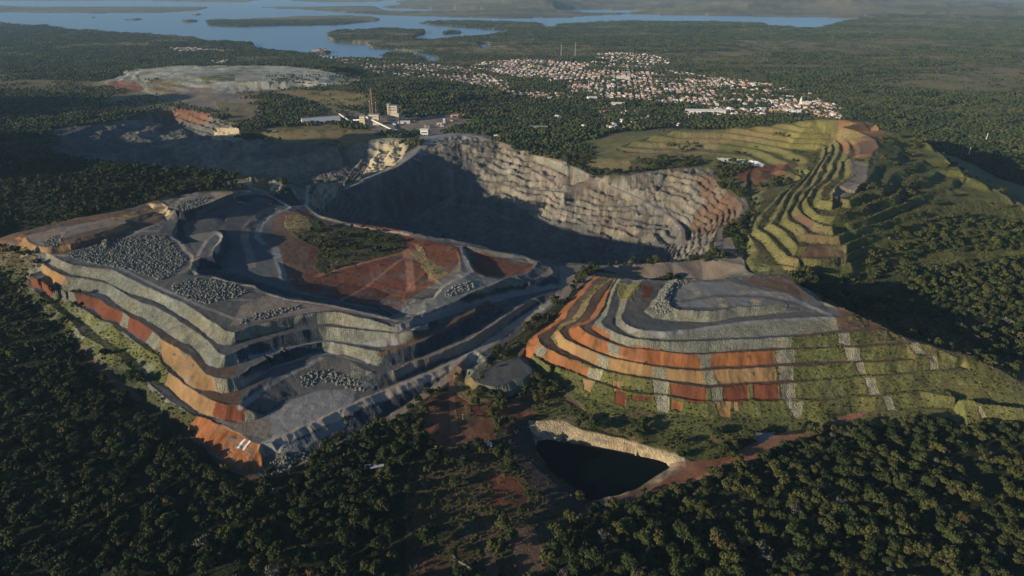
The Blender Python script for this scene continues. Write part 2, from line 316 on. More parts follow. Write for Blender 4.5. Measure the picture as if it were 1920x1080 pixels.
# ---- pale tailings heap in the distance, and the hill in front of it
line([(235, 130, 22), (330, 121, 44), (430, 122, 46), (520, 121, 46), (600, 128, 42), (660, 145, 30), (690, 152, 20)])
line([(250, 142, 24), (300, 143, 34), (380, 139, 38), (420, 152, 36), (500, 153, 38), (560, 148, 40), (640, 158, 28)])
line([(185, 160, 3), (260, 173, 3), (330, 190, 3), (390, 182, 8), (420, 168, 16), (500, 166, 12), (560, 168, 10), (660, 168, 10)])

# ------------------------------------------------------------------ outlines of the worked areas (world), used for exclusion, land cover and naming


def wpoly(pts):
    pts = zfill(pts, 0)
    return np.array([W(u, v, zm(z)) for u, v, z in pts])


ZMAP = ((0, 9, 20, 31, 44, 58, 90), (0, 11, 20, 28.5, 37, 46, 60))
LD = wpoly([(-120, 440, 40), (0, 450, 58), (60, 430, 66), (150, 408, 72), (230, 395, 76), (300, 374, 86), (370, 359, 88), (430, 357, 88), (480, 352, 75), (530, 345, 42), (560, 350, 30), (595, 346, 20), (583, 360, 25), (575, 388, 30), (600, 405, 31), (650, 418, 32), (700, 426, 33), (750, 433, 34), (800, 445, 36), (850, 450, 35), (900, 462, 33), (950, 475, 29), (1000, 483, 27), (1045, 490, 25), (1062, 510, 24), (1058, 535, 21), (1062, 556, 20), (1040, 575, 18), (985, 620, 13), (930, 660, 10), (890, 692, 8), (868, 694, 9), (845, 714, 6), (815, 735, 4), (760, 772, 1), (700, 806, 0), (640, 835, 0), (560, 872, 0), (500, 896, 0), (455, 887, 0), (400, 860, 0), (350, 805, 0), (320, 785, 0), (250, 730, 0), (190, 690, 0), (140, 650, 0), (100, 610, 3), (40, 555, 10), (0, 505, 22), (-60, 470, 32)])
ZMAP = None
RD = np.vstack([wpoly([(985, 655, 8), (1000, 628, 11), (1020, 614, 12), (1040, 603, 13), (1050, 590, 14), (1062, 570, 16), (1078, 552, 18), (1090, 540, 19), (1118, 515, 23), (1200, 512, 24), (1255, 512, 24)]), bk[:, :2], wpoly([(2050, 805, 0), (1920, 800, 0), (1700, 797, 0), (1560, 800, 0), (1440, 806, 0), (1360, 838, 0), (1300, 818, 0), (1240, 803, 0), (1180, 792, 0), (1100, 775, 0), (1062, 752, 1), (1040, 728, 2), (1010, 700, 4), (985, 672, 6)])])
PITP = PITW[:-1, :2]
P2P = P2W[:-1, :2]
HILL = np.vstack([b3[:, :2], wpoly([(1960, 470, 16), (1920, 472, 15), (1850, 474, 15), (1750, 466, 14), (1682, 488, 12), (1642, 508, 10), (1600, 524, 8), (1520, 522, 12), (1480, 514, 20), (1410, 516, 22), (1396, 505, 22), (1390, 470, 22), (1396, 440, 22), (1402, 420, 22), (1412, 392, 22), (1400, 365, 22), (1370, 345, 20), (1342, 320, 16), (1300, 312, 15), (1230, 317, 14), (1160, 322, 12), (1110, 310, 12)])])
PONDP = wpoly([(985, 786, -1), (1010, 790, 0), (1035, 787, 1), (1060, 790, 1), (1092, 805, 0), (1130, 814, 0), (1180, 824, 0), (1230, 837, 0), (1270, 849, 0), (1300, 865, -1), (1270, 888, -3), (1235, 910, -4), (1200, 928, -5), (1165, 938, -6), (1135, 950, -6), (1110, 950, -6), (1075, 930, -4), (1040, 905, -3), (1005, 878, -2), (975, 848, 0), (962, 820, 0), (968, 798, 0)])
TAIL = wpoly([(185, 160, 3), (235, 130, 22), (330, 121, 44), (430, 122, 46), (520, 121, 46), (600, 128, 42), (660, 145, 30), (692, 158, 12), (660, 168, 10), (560, 168, 10), (480, 170, 12), (390, 182, 8), (330, 190, 3), (260, 173, 3)])


def inpoly(x, y, P):
    """even-odd test, vectorised"""
    out = np.zeros(x.shape, bool)
    m = (x >= P[:, 0].min()) & (x <= P[:, 0].max()) & (y >= P[:, 1].min()) & (y <= P[:, 1].max())
    if not m.any():
        return out
    xs, ys = x[m], y[m]
    r = np.zeros(xs.shape, bool)
    q = np.roll(P, -1, 0)
    for (x1, y1), (x2, y2) in zip(P, q):
        if y1 == y2:
            continue
        c = (y1 > ys) != (y2 > ys)
        r ^= c & (xs < (x2 - x1) * (ys - y1) / (y2 - y1) + x1)
    out[m] = r
    return out


# ------------------------------------------------------------------ triangulate the survey; residual over the base relief
PTS = np.vstack(LINES)
PTS = PTS[PTS[:, 1] > 200]
PTS[:, 2] -= base(PTS[:, 0], PTS[:, 1])
keys = {}
for p in PTS:
    keys.setdefault((round(p[0] / 1.2), round(p[1] / 1.2)), p)
PTS = np.array(list(keys.values()))
occ = {(int(p[0] // 60) + i, int(p[1] // 60) + j) for p in PTS for i in (-1, 0, 1) for j in (-1, 0, 1)}
occ_near = {(int(p[0] // 25), int(p[1] // 25)) for p in PTS}
bx = []
for sp, y0, y1 in ((50, 250, 1600), (110, 1600, 3200), (250, 3200, 6000)):
    gx, gy = np.meshgrid(np.arange(-0.95 * y1 - 300, 0.95 * y1 + 300, sp), np.arange(y0, y1, sp))
    gx, gy = gx.ravel() + RNG.uniform(-8, 8, gx.size), gy.ravel() + RNG.uniform(-8, 8, gy.size)
    ins = np.zeros(gx.shape, bool)
    for P in (LD, RD, PITP, P2P, HILL, PONDP, TAIL):
        ins |= inpoly(gx, gy, P)
    for x, y in zip(gx[~ins], gy[~ins]):
        c = (int(x // 25), int(y // 25))
        if any((c[0] + i, c[1] + j) in occ_near for i in (-1, 0, 1) for j in (-1, 0, 1)):
            continue
        bx.append((x, y, 0.0))
for a in np.linspace(0, 2 * math.pi, 60, endpoint=False):
    bx.append((9000 * math.cos(a), 9000 * math.sin(a) + 3000, 0.0))
ALLP = np.vstack([PTS, np.array(bx)])
res = geometry.delaunay_2d_cdt([Vector((p[0], p[1])) for p in ALLP], [], [], 0, 1e-4)
tv = np.array([(v.x, v.y) for v in res[0]])
orig = res[3]
tz = np.array([ALLP[o[0], 2] if o else 0.0 for o in orig])
TRI = np.array([list(f) for f in res[2] if len(f) == 3])
print('TIN', len(tv), len(TRI))

# ------------------------------------------------------------------ ground grid: fine where the mine is near, coarser with distance
S_IN = np.linspace(-0.86, 0.86, NCOL)
ext = 0.86 + np.cumsum(np.geomspace(0.004, 0.35, 34))
SC = np.concatenate([-ext[::-1], S_IN, ext])
vv = np.linspace(1190, -2, NROW)
th = PITCH + np.arctan((vv - 540) / FPX)
YR = CAM_H / np.tan(th)
YR = np.concatenate([np.linspace(60, YR[0], 24)[:-1], YR, np.geomspace(YR[-1], 75000, 46)[1:]])
NR, NC = len(YR), len(SC)
GY = np.repeat(YR[:, None], NC, 1)
GX = SC[None, :] * (CP * YR[:, None] + SP * CAM_H)


def rc(x, y):
    """fractional grid row, column of a world point"""
    r = np.interp(y, YR, np.arange(NR))
    c = np.interp(x / (CP * y + SP * CAM_H), SC, np.arange(NC))
    return r, c


def samp(A, x, y):
    r, c = rc(x, y)
    r0 = np.clip(np.floor(r).astype(int), 0, NR - 2)
    c0 = np.clip(np.floor(c).astype(int), 0, NC - 2)
    fr, fc = r - r0, c - c0
    return (A[r0, c0] * (1 - fr) * (1 - fc) + A[r0 + 1, c0] * fr * (1 - fc) + A[r0, c0 + 1] * (1 - fr) * fc + A[r0 + 1, c0 + 1] * fr * fc)


# scalloped, irregular crests: read the survey at slightly displaced positions
fade = smooth(9000, 3000, GY)
WX = GX + (fbm(GX, GY, 22, 3, 101) * 2.3 + fbm(GX, GY, 70, 2, 102) * 2.2) * fade
WY = GY + (fbm(GX, GY, 22, 3, 103) * 2.3 + fbm(GX, GY, 70, 2, 104) * 2.2) * fade
RES = np.zeros((NR, NC))
for a, b, c in TRI:
    P = tv[[a, b, c]]
    z3 = tz[[a, b, c]]
    if not z3.any():
        continue
    ylo, yhi = P[:, 1].min() - 6, P[:, 1].max() + 6
    r0, r1 = np.searchsorted(YR, ylo), np.searchsorted(YR, yhi) + 1
    r0, r1 = max(0, r0 - 1), min(NR, r1)
    if r1 <= r0:
        continue
    yy = max(ylo, 20)
    xs = np.array([P[:, 0].min() - 6, P[:, 0].max() + 6])
    ss = np.concatenate([xs / (CP * yy + SP * CAM_H), xs / (CP * max(yhi, 21) + SP * CAM_H)])
    c0, c1 = max(0, np.searchsorted(SC, ss.min()) - 1), min(NC, np.searchsorted(SC, ss.max()) + 1)
    if c1 <= c0:
        continue
    X, Y = WX[r0:r1, c0:c1], WY[r0:r1, c0:c1]
    (x1, y1), (x2, y2), (x3, y3) = P
    den = (y2 - y3) * (x1 - x3) + (x3 - x2) * (y1 - y3)
    if abs(den) < 1e-9:
        continue
    l1 = ((y2 - y3) * (X - x3) + (x3 - x2) * (Y - y3)) / den
    l2 = ((y3 - y1) * (X - x3) + (x1 - x3) * (Y - y3)) / den
    l3 = 1 - l1 - l2
    m = (l1 >= -1e-7) & (l2 >= -1e-7) & (l3 >= -1e-7)
    if m.any():
        sub = RES[r0:r1, c0:c1]
        sub[m] = (l1 * z3[0] + l2 * z3[1] + l3 * z3[2])[m]
BASE = base(GX, GY)
Z = BASE + RES


def blur(A, n):
    for ax in (0, 1):
        for _ in range(2):
            k = 2 * n + 1
            pad = [(n + 1, n) if i == ax else (0, 0) for i in range(2)]
            c = np.cumsum(np.pad(A, pad, mode='edge'), axis=ax, dtype=np.float64)
            A = ((c[k:] - c[:-k]) if ax == 0 else (c[:, k:] - c[:, :-k])) / k
    return A


# where each worked area lies
M_LD, M_RD, M_PIT, M_P2, M_HILL, M_POND, M_TAIL = [inpoly(WX, WY, P) for P in (LD, RD, PITP, P2P, HILL, PONDP, TAIL)]


def terrace(z, step, flat, seed, amp):
    q = (z + fbm(GX, GY, 90, 3, seed) * amp) / step
    f = q - np.floor(q)
    return z + step * (np.floor(q) + smooth(flat, 1.0, f) - q)


def feather(m, n=4):
    f = blur(m.astype(np.float64), n)
    return smooth(0.5, 1.0, f)


# mined benches in the pits and planted terraces on the hill
vary = np.clip(0.75 + 0.6 * fbm(GX, GY, 160, 3, 205), 0.25, 1)
Z = Z + feather(M_PIT, 5) * vary * (terrace(Z, 8.6, 0.46, 201, 9.5) - Z)
Z = Z + feather(M_PIT, 5) * 0.5 * (1 - vary) * (terrace(Z, 24.0, 0.5, 206, 9.0) - Z)
Z = Z + feather(M_P2, 5) * 0.9 * (terrace(Z, 12.0, 0.5, 202, 4.0) - Z)
Z = Z + feather(M_HILL & (Z > 22) & (Z < 85), 3) * (terrace(Z, 8.6, 0.42, 203, 3.0) - Z)
Z = Z + feather(M_TAIL, 2) * 0.8 * (terrace(Z, 9.0, 0.5, 204, 4.0) - Z)
# safety berms and ditches: crests stand a little proud, toes a little low
worked = feather(M_LD | M_RD | M_HILL, 3)
dz_ = Z - blur(Z, 3)
Z = Z + worked * np.where(M_HILL, np.clip(1.0 * dz_, -1.0, 2.6), np.clip(0.55 * dz_, -0.8, 2.0))
# rough rock
rk = feather(M_PIT | M_P2, 3)
Z = Z + rk * (fbm(GX, GY, 22, 5, 211, .6) * 3.0 - np.abs(fbm(GX, GY, 34, 4, 212, .6)) * 5 + 1.5)
Z = Z + rk * np.clip(0.7 * (Z - blur(Z, 3)), -2.5, 3.0)
Z = Z + worked * (fbm(GX, GY, 7, 3, 213) * 0.45) + (1 - worked) * fbm(GX, GY, 14, 3, 214) * 0.6 * fade

# ------------------------------------------------------------------ lakes
LAKE_Z = -5.0


def fpoly(pts, z=0.0):
    return np.array([W(u, v, z) for u, v in pts])


WATER = fpoly([(-260, 36), (-100, 42), (0, 43), (77, 48), (113, 53), (163, 57), (190, 59), (260, 63), (333, 70), (400, 80), (480, 79), (467, 86), (530, 97), (573, 101), (627, 108), (717, 110), (770, 109), (800, 112), (829, 115), (820, 104), (783, 97), (740, 93), (697, 90), (690, 83), (660, 79), (625, 77), (615, 68), (617, 60), (640, 58), (707, 55), (740, 53), (797, 57), (800, 60), (770, 72), (735, 72), (790, 75), (827, 76), (873, 67), (950, 62), (953, 59), (917, 54), (890, 52), (840, 48), (770, 43), (833, 38), (890, 39), (973, 43), (1007, 42), (1020, 50), (1033, 54), (1050, 48), (1107, 42), (1173, 39), (1280, 40), (1430, 43), (1440, 49), (1537, 54), (1567, 46), (1627, 37), (1627, 33), (1540, 32), (1400, 30), (1273, 27), (1173, 27), (1117, 28), (1060, 33), (950, 34), (880, 32), (820, 30), (720, 28), (640, 22), (560, 17), (480, 14), (400, 12), (372, 19), (300, 23), (180, 24), (70, 23), (0, 22), (-260, 20)])
MORE_WATER = [fpoly(p) for p in (
    [(893, 81), (915, 80), (925, 86), (912, 89), (897, 86)],
    [(700, 14), (860, 18), (980, 20), (860, 23), (720, 19)], [(1020, 17), (1180, 18), (1240, 22), (1120, 24), (1040, 21)])]
ISLES = [fpoly(p) for p in (
    [(382, 39), (400, 35), (440, 36), (500, 33), (560, 30), (640, 29), (690, 30), (714, 34), (708, 39), (640, 45), (560, 47), (450, 50), (385, 48), (395, 43)],
    [(330, 38), (360, 36), (382, 40), (350, 42)], [(200, 36), (240, 35), (262, 33), (280, 36), (250, 38), (220, 37)],
    [(822, 60), (845, 57), (872, 59), (866, 62), (830, 63)], [(90, 30), (115, 29), (110, 32)], [(116, 33), (136, 31), (134, 34)],
    [(165, 31), (185, 31), (187, 34), (165, 33)], [(70, 47), (80, 46), (80, 49)], [(575, 96), (600, 94), (632, 97), (610, 100), (580, 99)],
    [(420, 27), (444, 26), (440, 29)], [(340, 27), (380, 24), (400, 26), (360, 29)], [(715, 102), (740, 99), (790, 103), (800, 112), (740, 112), (715, 108)])]
LX = GX + fbm(GX, GY, 160, 3, 301) * 40 * smooth(2500, 6000, GY)
LY = GY + fbm(GX, GY, 260, 3, 302) * 120 * smooth(2500, 6000, GY)
M_LAKE = inpoly(LX, LY, WATER)
for P in ISLES:
    M_LAKE &= ~inpoly(LX, LY, P)
for P in MORE_WATER:
    M_LAKE |= inpoly(LX, LY, P)
M_LAKE |= (GY > 13000) & (fbm(GX / 2, GY, 2600, 3, 303) > 0.15) & (BASE < 70)
shore = blur(M_LAKE.astype(float), 2)
far = smooth(2600, 3600, GY)
Z = np.where(far > 0, Z * (1 - far) + np.maximum(Z, -3.5 + 4.0 * (1 - shore)) * far, Z)
Z = Z + (1 - shore) * smooth(3800, 5200, GY) * smooth(16000, 9000, GY) * (3 + 22 * np.maximum(0, fbm(GX, GY, 520, 4, 305)))
wide = blur(M_LAKE.astype(float), 14)
k = smooth(7000, 8500, GY)
Z = Z * (1 - k) + (2 + (Z - 2) * smooth(0.5, 0.02, wide)) * k
Z = np.where(shore > 0.5, np.minimum(Z, -14), Z)

# ------------------------------------------------------------------ slope and downslope streaks
zc, zr = np.gradient(Z, axis=1), np.gradient(Z, axis=0)
xc, xr, yr = np.gradient(GX, axis=1), np.gradient(GX, axis=0), np.gradient(GY, axis=0)
GZX = zc / xc
GZY = (zr - GZX * xr) / yr
SLOPE = np.hypot(GZX, GZY)
SX, SY = blur(GZX, 2), blur(GZY, 2)
n = np.hypot(SX, SY) + 1e-4
SX, SY = SX / n, SY / n
SC_ = np.maximum(1.0, np.hypot(GX, GY) / 650.0)
STREAK = np.zeros_like(Z)
for k in range(-4, 5):
    ax, ay = GX + SX * k * 2.0 * SC_, GY + SY * k * 2.0 * SC_
    STREAK += vnoise(ax / (1.9 * SC_), ay / (1.9 * SC_), 401) + 0.8 * vnoise(ax / (5.5 * SC_), ay / (5.5 * SC_), 402)
STREAK /= 9 * 1.8
STREAK = (STREAK - 0.5) * 4.5
FANS = np.zeros_like(Z)          # spurs and hollows left by tipping over the edge
for k in range(-3, 4):
    ax, ay = GX + SX * k * 4.0 * SC_, GY + SY * k * 4.0 * SC_
    FANS += vnoise(ax / (8.5 * SC_), ay / (8.5 * SC_), 404)
FANS = (FANS / 7 - 0.5) * 3.5
steep = smooth(0.27, 0.43, SLOPE)
Z = Z + (np.clip(STREAK, -1.5, 1.5) * 0.5 + np.clip(FANS, -1.2, 1.2) * 1.15) * steep * worked * (1 - 0.6 * M_HILL)
Z = Z + (np.clip(STREAK, -1.5, 1.5) * 1.2 + np.clip(FANS, -1.2, 1.2) * 2.5) * steep * rk

# ------------------------------------------------------------------ land cover
C = np.zeros((NR, NC, 3))
MSK = np.zeros((NR, NC, 3))          # r rubble, g tussock grass, b downslope streaks
FOR = np.ones((NR, NC))              # tree density
SHR = np.zeros((NR, NC))             # shrub density
CLS = {  # albedo, (rubble, grass, streak), trees, shrubs
    'floor': ((.028, .034, .014), (0, .6, 0), 1, 0),
    'rubble': ((.185, .182, .135), (1, 0, .8), 0, 0),
    'rubble_pale': ((.25, .225, .15), (1, 0, .7), 0, 0),
    'rubble_dark_shade': ((.044, .053, .060), (1, 0, .8), 0, 0),  # dark rubble; also puts shade into the right flank and bowl colour
    'grey': ((.100, .098, .090), (.25, 0, 0), 0, 0),
    'pad': ((.22, .21, .19), (.2, 0, 0), 0, 0),
    'slurry': ((.165, .168, .152), (.12, 0, 0), 0, 0),
    'brown': ((.125, .078, .050), (.25, .1, .2), 0, 0),
    'greybrown': ((.21, .170, .128), (.3, .1, .2), 0, 0),
    'orange': ((.250, .095, .034), (0, 0, 1), 0, 0),
    'tan': ((.265, .158, .068), (0, 0, 1), 0, 0),
    'cream': ((.40, .33, .205), (.5, 0, .6), 0, 0),
    'red': ((.132, .044, .021), (.1, .1, .7), 0, 0),
    'redsoil': ((.130, .050, .027), (.15, .2, .2), 0, .03),
    'clearing': ((.165, .074, .040), (.1, .1, 0), 0, .02),
    'road': ((.33, .275, .21), (.1, 0, 0), 0, 0),
    'redroad': ((.25, .125, .075), (.1, 0, 0), 0, 0),
    'grass': ((.138, .131, .046), (0, 1, .3), .0, .25),
    'lush': ((.108, .112, .034), (0, 1, .3), .01, .5),
    'yellow': ((.195, .172, .055), (0, 1, .2), 0, 0),
    'dry': ((.190, .150, .066), (0, 1, .2), .02, .1),
    'scrub': ((.090, .070, .034), (.1, 1, .1), .30, .8),
    'scrubgreen': ((.060, .064, .024), (0, 1, .1), .25, .6),
    'rock': ((.225, .195, .142), (.7, 0, .8), 0, 0),
    'rock_flat': ((.155, .132, .098), (.5, .05, .1), 0, 0),
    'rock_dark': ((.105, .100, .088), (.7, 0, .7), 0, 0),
    'pondrock': ((.34, .27, .165), (.8, 0, .5), 0, 0),
    'tail': ((.33, .325, .255), (.4, 0, .6), 0, 0),
    'ochre': ((.200, .118, .054), (.1, .3, .1), 0, .02),
    'dustred': ((.185, .088, .050), (.3, .1, .5), 0, 0),
    'bank': ((.050, .040, .032), (.2, .4, .2), .05, .15),  # dark brown earth, with the left bank's shade in the colour
    'town': ((.230, .165, .120), (.1, 0, 0), .09, 0),
    'pasture': ((.205, .190, .078), (0, .8, 0), .17, .1),
    'white': ((.62, .60, .54), (0, 0, 0), 0, 0),
}


def lay(name, w):
    rgb, ms, f, s = CLS[name]
    global FOR, SHR
    w3 = w[..., None]
    C[:] = C * (1 - w3) + np.array(rgb) * w3
    MSK[:] = MSK * (1 - w3) + np.array(ms) * w3
    FOR = FOR * (1 - w) + f * w
    SHR = SHR * (1 - w) + s * w


def sight(pts):
    """where sight lines meet the ground"""
    pts = np.asarray(pts, float)
    a, b = (pts[:, 0] - 960) / FPX, (540 - pts[:, 1]) / FPX
    dy, dz = CP + b * SP, -SP + b * CP
    ts = np.geomspace(330, 30000, 900)
    X, Y, H = a[:, None] * ts, dy[:, None] * ts, CAM_H + dz[:, None] * ts
    below = H < samp(Z, X, Y)
    i = np.where(below.any(1), below.argmax(1), len(ts) - 1)
    i = np.maximum(i, 1)
    lo, hi = ts[i - 1], ts[i]
    for _ in range(12):
        m = (lo + hi) / 2
        u = CAM_H + dz * m < samp(Z, a * m, dy * m)
        hi = np.where(u, m, hi)
        lo = np.where(u, lo, m)
    return np.stack([a * hi, dy * hi, CAM_H + dz * hi], 1)


def mode_w(mode):
    return steep if mode == 'steep' else (1 - steep if mode == 'flat' else np.ones_like(Z))


# loose edges: soil patches ragged, tipped material fingering down the slopes
RX = WX + fbm(GX, GY, 16, 3, 611) * 4.5 + fbm(GX, GY, 45, 2, 612) * 4
RY = WY + fbm(GX, GY, 16, 3, 613) * 4.5 + fbm(GX, GY, 45, 2, 614) * 4
TX = WX + np.clip(STREAK, -1.5, 1.5) * 2.6 + fbm(GX, GY, 9, 2, 616) * 2
THIN = smooth(-0.6, 0.05, fbm(GX, GY, 19, 4, 615))
LOOSE = ('redsoil', 'clearing', 'scrub', 'scrubgreen', 'dry', 'brown', 'lush', 'grass', 'yellow', 'floor')


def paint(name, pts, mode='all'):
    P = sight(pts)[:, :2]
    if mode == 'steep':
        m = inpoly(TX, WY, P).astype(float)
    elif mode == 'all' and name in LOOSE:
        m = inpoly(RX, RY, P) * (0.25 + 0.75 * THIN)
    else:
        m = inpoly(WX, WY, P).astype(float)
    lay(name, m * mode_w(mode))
    if mode == 'all' and name in LOOSE:
        global FOR
        FOR = np.where(inpoly(RX, RY, P), CLS[name][2], FOR)


def road(name, pts, width, level=False):
    """a road of given width; level cuts it into the slope as a ramp"""
    global Z
    P = sight(pts)
    if level:
        for _ in range(2):
            P[1:-1, 2] = (P[:-2, 2] + 2 * P[1:-1, 2] + P[2:, 2]) / 4
    best = np.full(Z.shape, 1e9)
    ramp = Z.copy()
    for (x1, y1, z1), (x2, y2, z2) in zip(P[:-1], P[1:]):
        lo, hi = min(y1, y2) - width * 2, max(y1, y2) + width * 2
        r0, r1 = max(0, np.searchsorted(YR, lo) - 1), np.searchsorted(YR, hi) + 1
        X, Y = GX[r0:r1], GY[r0:r1]
        L2 = (x2 - x1) ** 2 + (y2 - y1) ** 2 + 1e-6
        t = np.clip(((X - x1) * (x2 - x1) + (Y - y1) * (y2 - y1)) / L2, 0, 1)
        d = np.hypot(X - x1 - t * (x2 - x1), Y - y1 - t * (y2 - y1))
        if level:
            ramp[r0:r1] = np.where(d < best[r0:r1], z1 + (z2 - z1) * t, ramp[r0:r1])
        best[r0:r1] = np.minimum(best[r0:r1], d)
    if level:
        k = smooth(width * 1.15, width * 0.5, best)
        Z = Z * (1 - k) + ramp * k
    best = best + fbm(GX, GY, 9, 2, 77) * width * 0.12
    lay(name, smooth(width * 0.66, width * 0.40, best) * (0.7 + 0.3 * THIN))


one = np.ones_like(Z)
lay('floor', one)
# open country beyond the mine: woods, pasture, dry fields
f1, f2 = fbm(GX, GY, 330, 4, 501), fbm(GX / 2.2, GY, 420, 4, 502)
plain = smooth(1500, 2400, GY)
east = smooth(200, 1500, GX) * plain
lay('scrubgreen', plain * smooth(-0.1, 0.2, f2) * 0.8)
lay('pasture', plain * smooth(0.16, 0.30, f1 + 0.22 * east) * 0.85)
lay('dry', plain * smooth(0.26, 0.38, f2 + 0.12 * east) * 0.8)
f3 = fbm(GX / 3.0, GY, 260, 4, 503)
lay('dry', smooth(3000, 5000, GY) * smooth(0.30, 0.38, f3) * 0.7)
lay('dry', smooth(7500, 9800, GY) * (0.45 + 0.55 * smooth(-.3, .5, f2)))  # far ground paler with distance, haze put into the colour

# west dump
g = fbm(GX, GY, 60, 3, 511)
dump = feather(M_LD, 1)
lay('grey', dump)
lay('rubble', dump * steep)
lay('rubble_dark_shade', dump * steep * smooth(0.1, 0.5, g) * 0.5)
paint('rubble_dark_shade', [(440, 640), (600, 585), (745, 600), (1050, 520), (1060, 560), (870, 690), (640, 835), (500, 896), (500, 780), (455, 770), (455, 700)], 'steep')  # shade painted onto the flank faces turned from the sun
paint('rubble', [(590, 582), (760, 600), (775, 632), (720, 660), (700, 700), (640, 720), (600, 640)], 'steep')
paint('rubble_dark_shade', [(330, 390), (545, 350), (590, 400), (560, 545), (700, 570), (760, 600), (690, 590), (560, 570), (480, 540), (400, 520), (350, 515), (365, 475), (330, 440)])  # shade painted over the slope down into the bowl
paint('grey', [(330, 390), (480, 360), (545, 390), (560, 545), (720, 580), (690, 588), (480, 530), (400, 505), (365, 475)], 'flat')
paint('brown', [(-60, 450), (60, 430), (150, 408), (300, 374), (320, 398), (300, 415), (240, 440), (120, 478), (40, 490), (-60, 480)])
paint('tan', [(28, 440), (60, 450), (130, 458), (240, 418), (250, 432), (130, 470), (98, 482), (40, 480)], 'steep')
paint('greybrown', [(50, 442), (120, 425), (230, 405), (238, 418), (140, 440), (112, 458), (66, 463)], 'flat')
paint('dry', [(190, 415), (285, 383), (292, 396), (240, 412)])
paint('cream', [(280, 386), (298, 374), (322, 386), (318, 402), (300, 405)], 'steep')
paint('greybrown', [(306, 376), (370, 360), (440, 360), (420, 374), (370, 394), (330, 400)], 'flat')
paint('lush', [(40, 548), (95, 560), (150, 577), (181, 596), (212, 608), (254, 641), (292, 666), (318, 697), (300, 722), (250, 705), (200, 672), (150, 632), (100, 605)])
paint('tan', [(70, 495), (112, 512), (126, 540), (85, 522)], 'steep')
paint('red', [(55, 518), (100, 543), (103, 558), (58, 540)], 'steep')
paint('red', [(140, 545), (187, 560), (225, 583), (250, 596), (271, 606), (292, 623), (294, 668), (271, 648), (242, 626), (221, 612), (190, 602), (175, 587), (142, 576)], 'steep')
paint('rubble', [(226, 586), (243, 592), (238, 616), (222, 610)], 'steep')
paint('rubble', [(286, 622), (300, 634), (290, 660), (274, 644)], 'steep')
paint('tan', [(299, 632), (333, 650), (375, 684), (402, 706), (404, 740), (380, 738), (340, 712), (300, 676)], 'steep')
paint('tan', [(318, 696), (352, 720), (390, 747), (402, 757), (396, 790), (372, 780), (334, 750), (312, 726)], 'steep')
paint('red', [(402, 754), (426, 759), (458, 760), (460, 798), (420, 798), (394, 790)], 'steep')
paint('orange', [(345, 788), (366, 780), (420, 797), (470, 826), (508, 832), (500, 868), (490, 896), (440, 884), (400, 856), (345, 808)], 'steep')
paint('brown', [(385, 712), (440, 715), (455, 760), (420, 765), (370, 730)], 'flat')
paint('brown', [(150, 556), (240, 585), (330, 640), (400, 690), (440, 690), (440, 706), (400, 704), (330, 652), (250, 599), (187, 563)], 'flat')
paint('brown', [(318, 699), (400, 740), (450, 742), (452, 764), (400, 757)], 'flat')
paint('greybrown', [(380, 775), (460, 790), (540, 770), (520, 830), (440, 815)], 'flat')
paint('pad', [(505, 780), (545, 750), (600, 728), (668, 730), (660, 760), (560, 805), (510, 825)], 'flat')
paint('greybrown', [(450, 575), (500, 552), (560, 572), (640, 580), (560, 590), (500, 600), (430, 610)], 'flat')
paint('scrubgreen', [(598, 788), (650, 772), (652, 832), (612, 848)])
paint('scrub', [(-120, 440), (-60, 462), (30, 462), (70, 485), (75, 500), (60, 522), (40, 560), (-60, 480)])
paint('scrubgreen', [(-60, 478), (0, 508), (40, 557), (100, 612), (140, 652), (190, 692), (250, 732), (345, 806), (366, 784), (310, 746), (255, 699), (215, 667), (185, 645), (160, 632), (150, 640), (110, 587), (60, 547), (20, 500)])
paint('lush', [(158, 632), (185, 644), (212, 665), (212, 690), (180, 670), (160, 650)])
# the bowl of red soil
paint('redsoil', [(520, 402), (580, 396), (740, 431), (800, 444), (865, 458), (868, 500), (830, 518), (800, 540), (742, 578), (650, 562), (560, 545), (528, 500)])
paint('brown', [(520, 402), (575, 400), (590, 420), (560, 450), (600, 505), (540, 520), (500, 440)])
paint('scrubgreen', [(538, 420), (575, 410), (640, 420), (745, 438), (764, 470), (700, 482), (640, 500), (612, 515), (590, 500), (598, 470), (560, 450)])
paint('dry', [(540, 402), (575, 404), (585, 425), (560, 440), (535, 425)])
paint('dry', [(772, 470), (792, 462), (812, 492), (842, 510), (825, 526), (790, 510)])
paint('redsoil', [(792, 458), (855, 458), (864, 490), (846, 506), (815, 498)])
lay('greybrown', 0 * one)
paint('redsoil', [(878, 470), (945, 479), (996, 485), (992, 508), (950, 520), (900, 514)])
paint('greybrown', [(745, 433), (800, 446), (900, 464), (990, 485), (1004, 494), (930, 480), (860, 464), (790, 448)])
paint('slurry', [(722, 600), (790, 588), (855, 562), (895, 543), (945, 524), (900, 518), (866, 510), (830, 545), (805, 565), (760, 575), (720, 592)], 'flat')
paint('greybrown', [(1000, 530), (1034, 500), (1036, 512), (1010, 530)])
paint('dry', [(582, 378), (605, 400), (650, 418), (640, 424), (600, 412), (575, 395)])
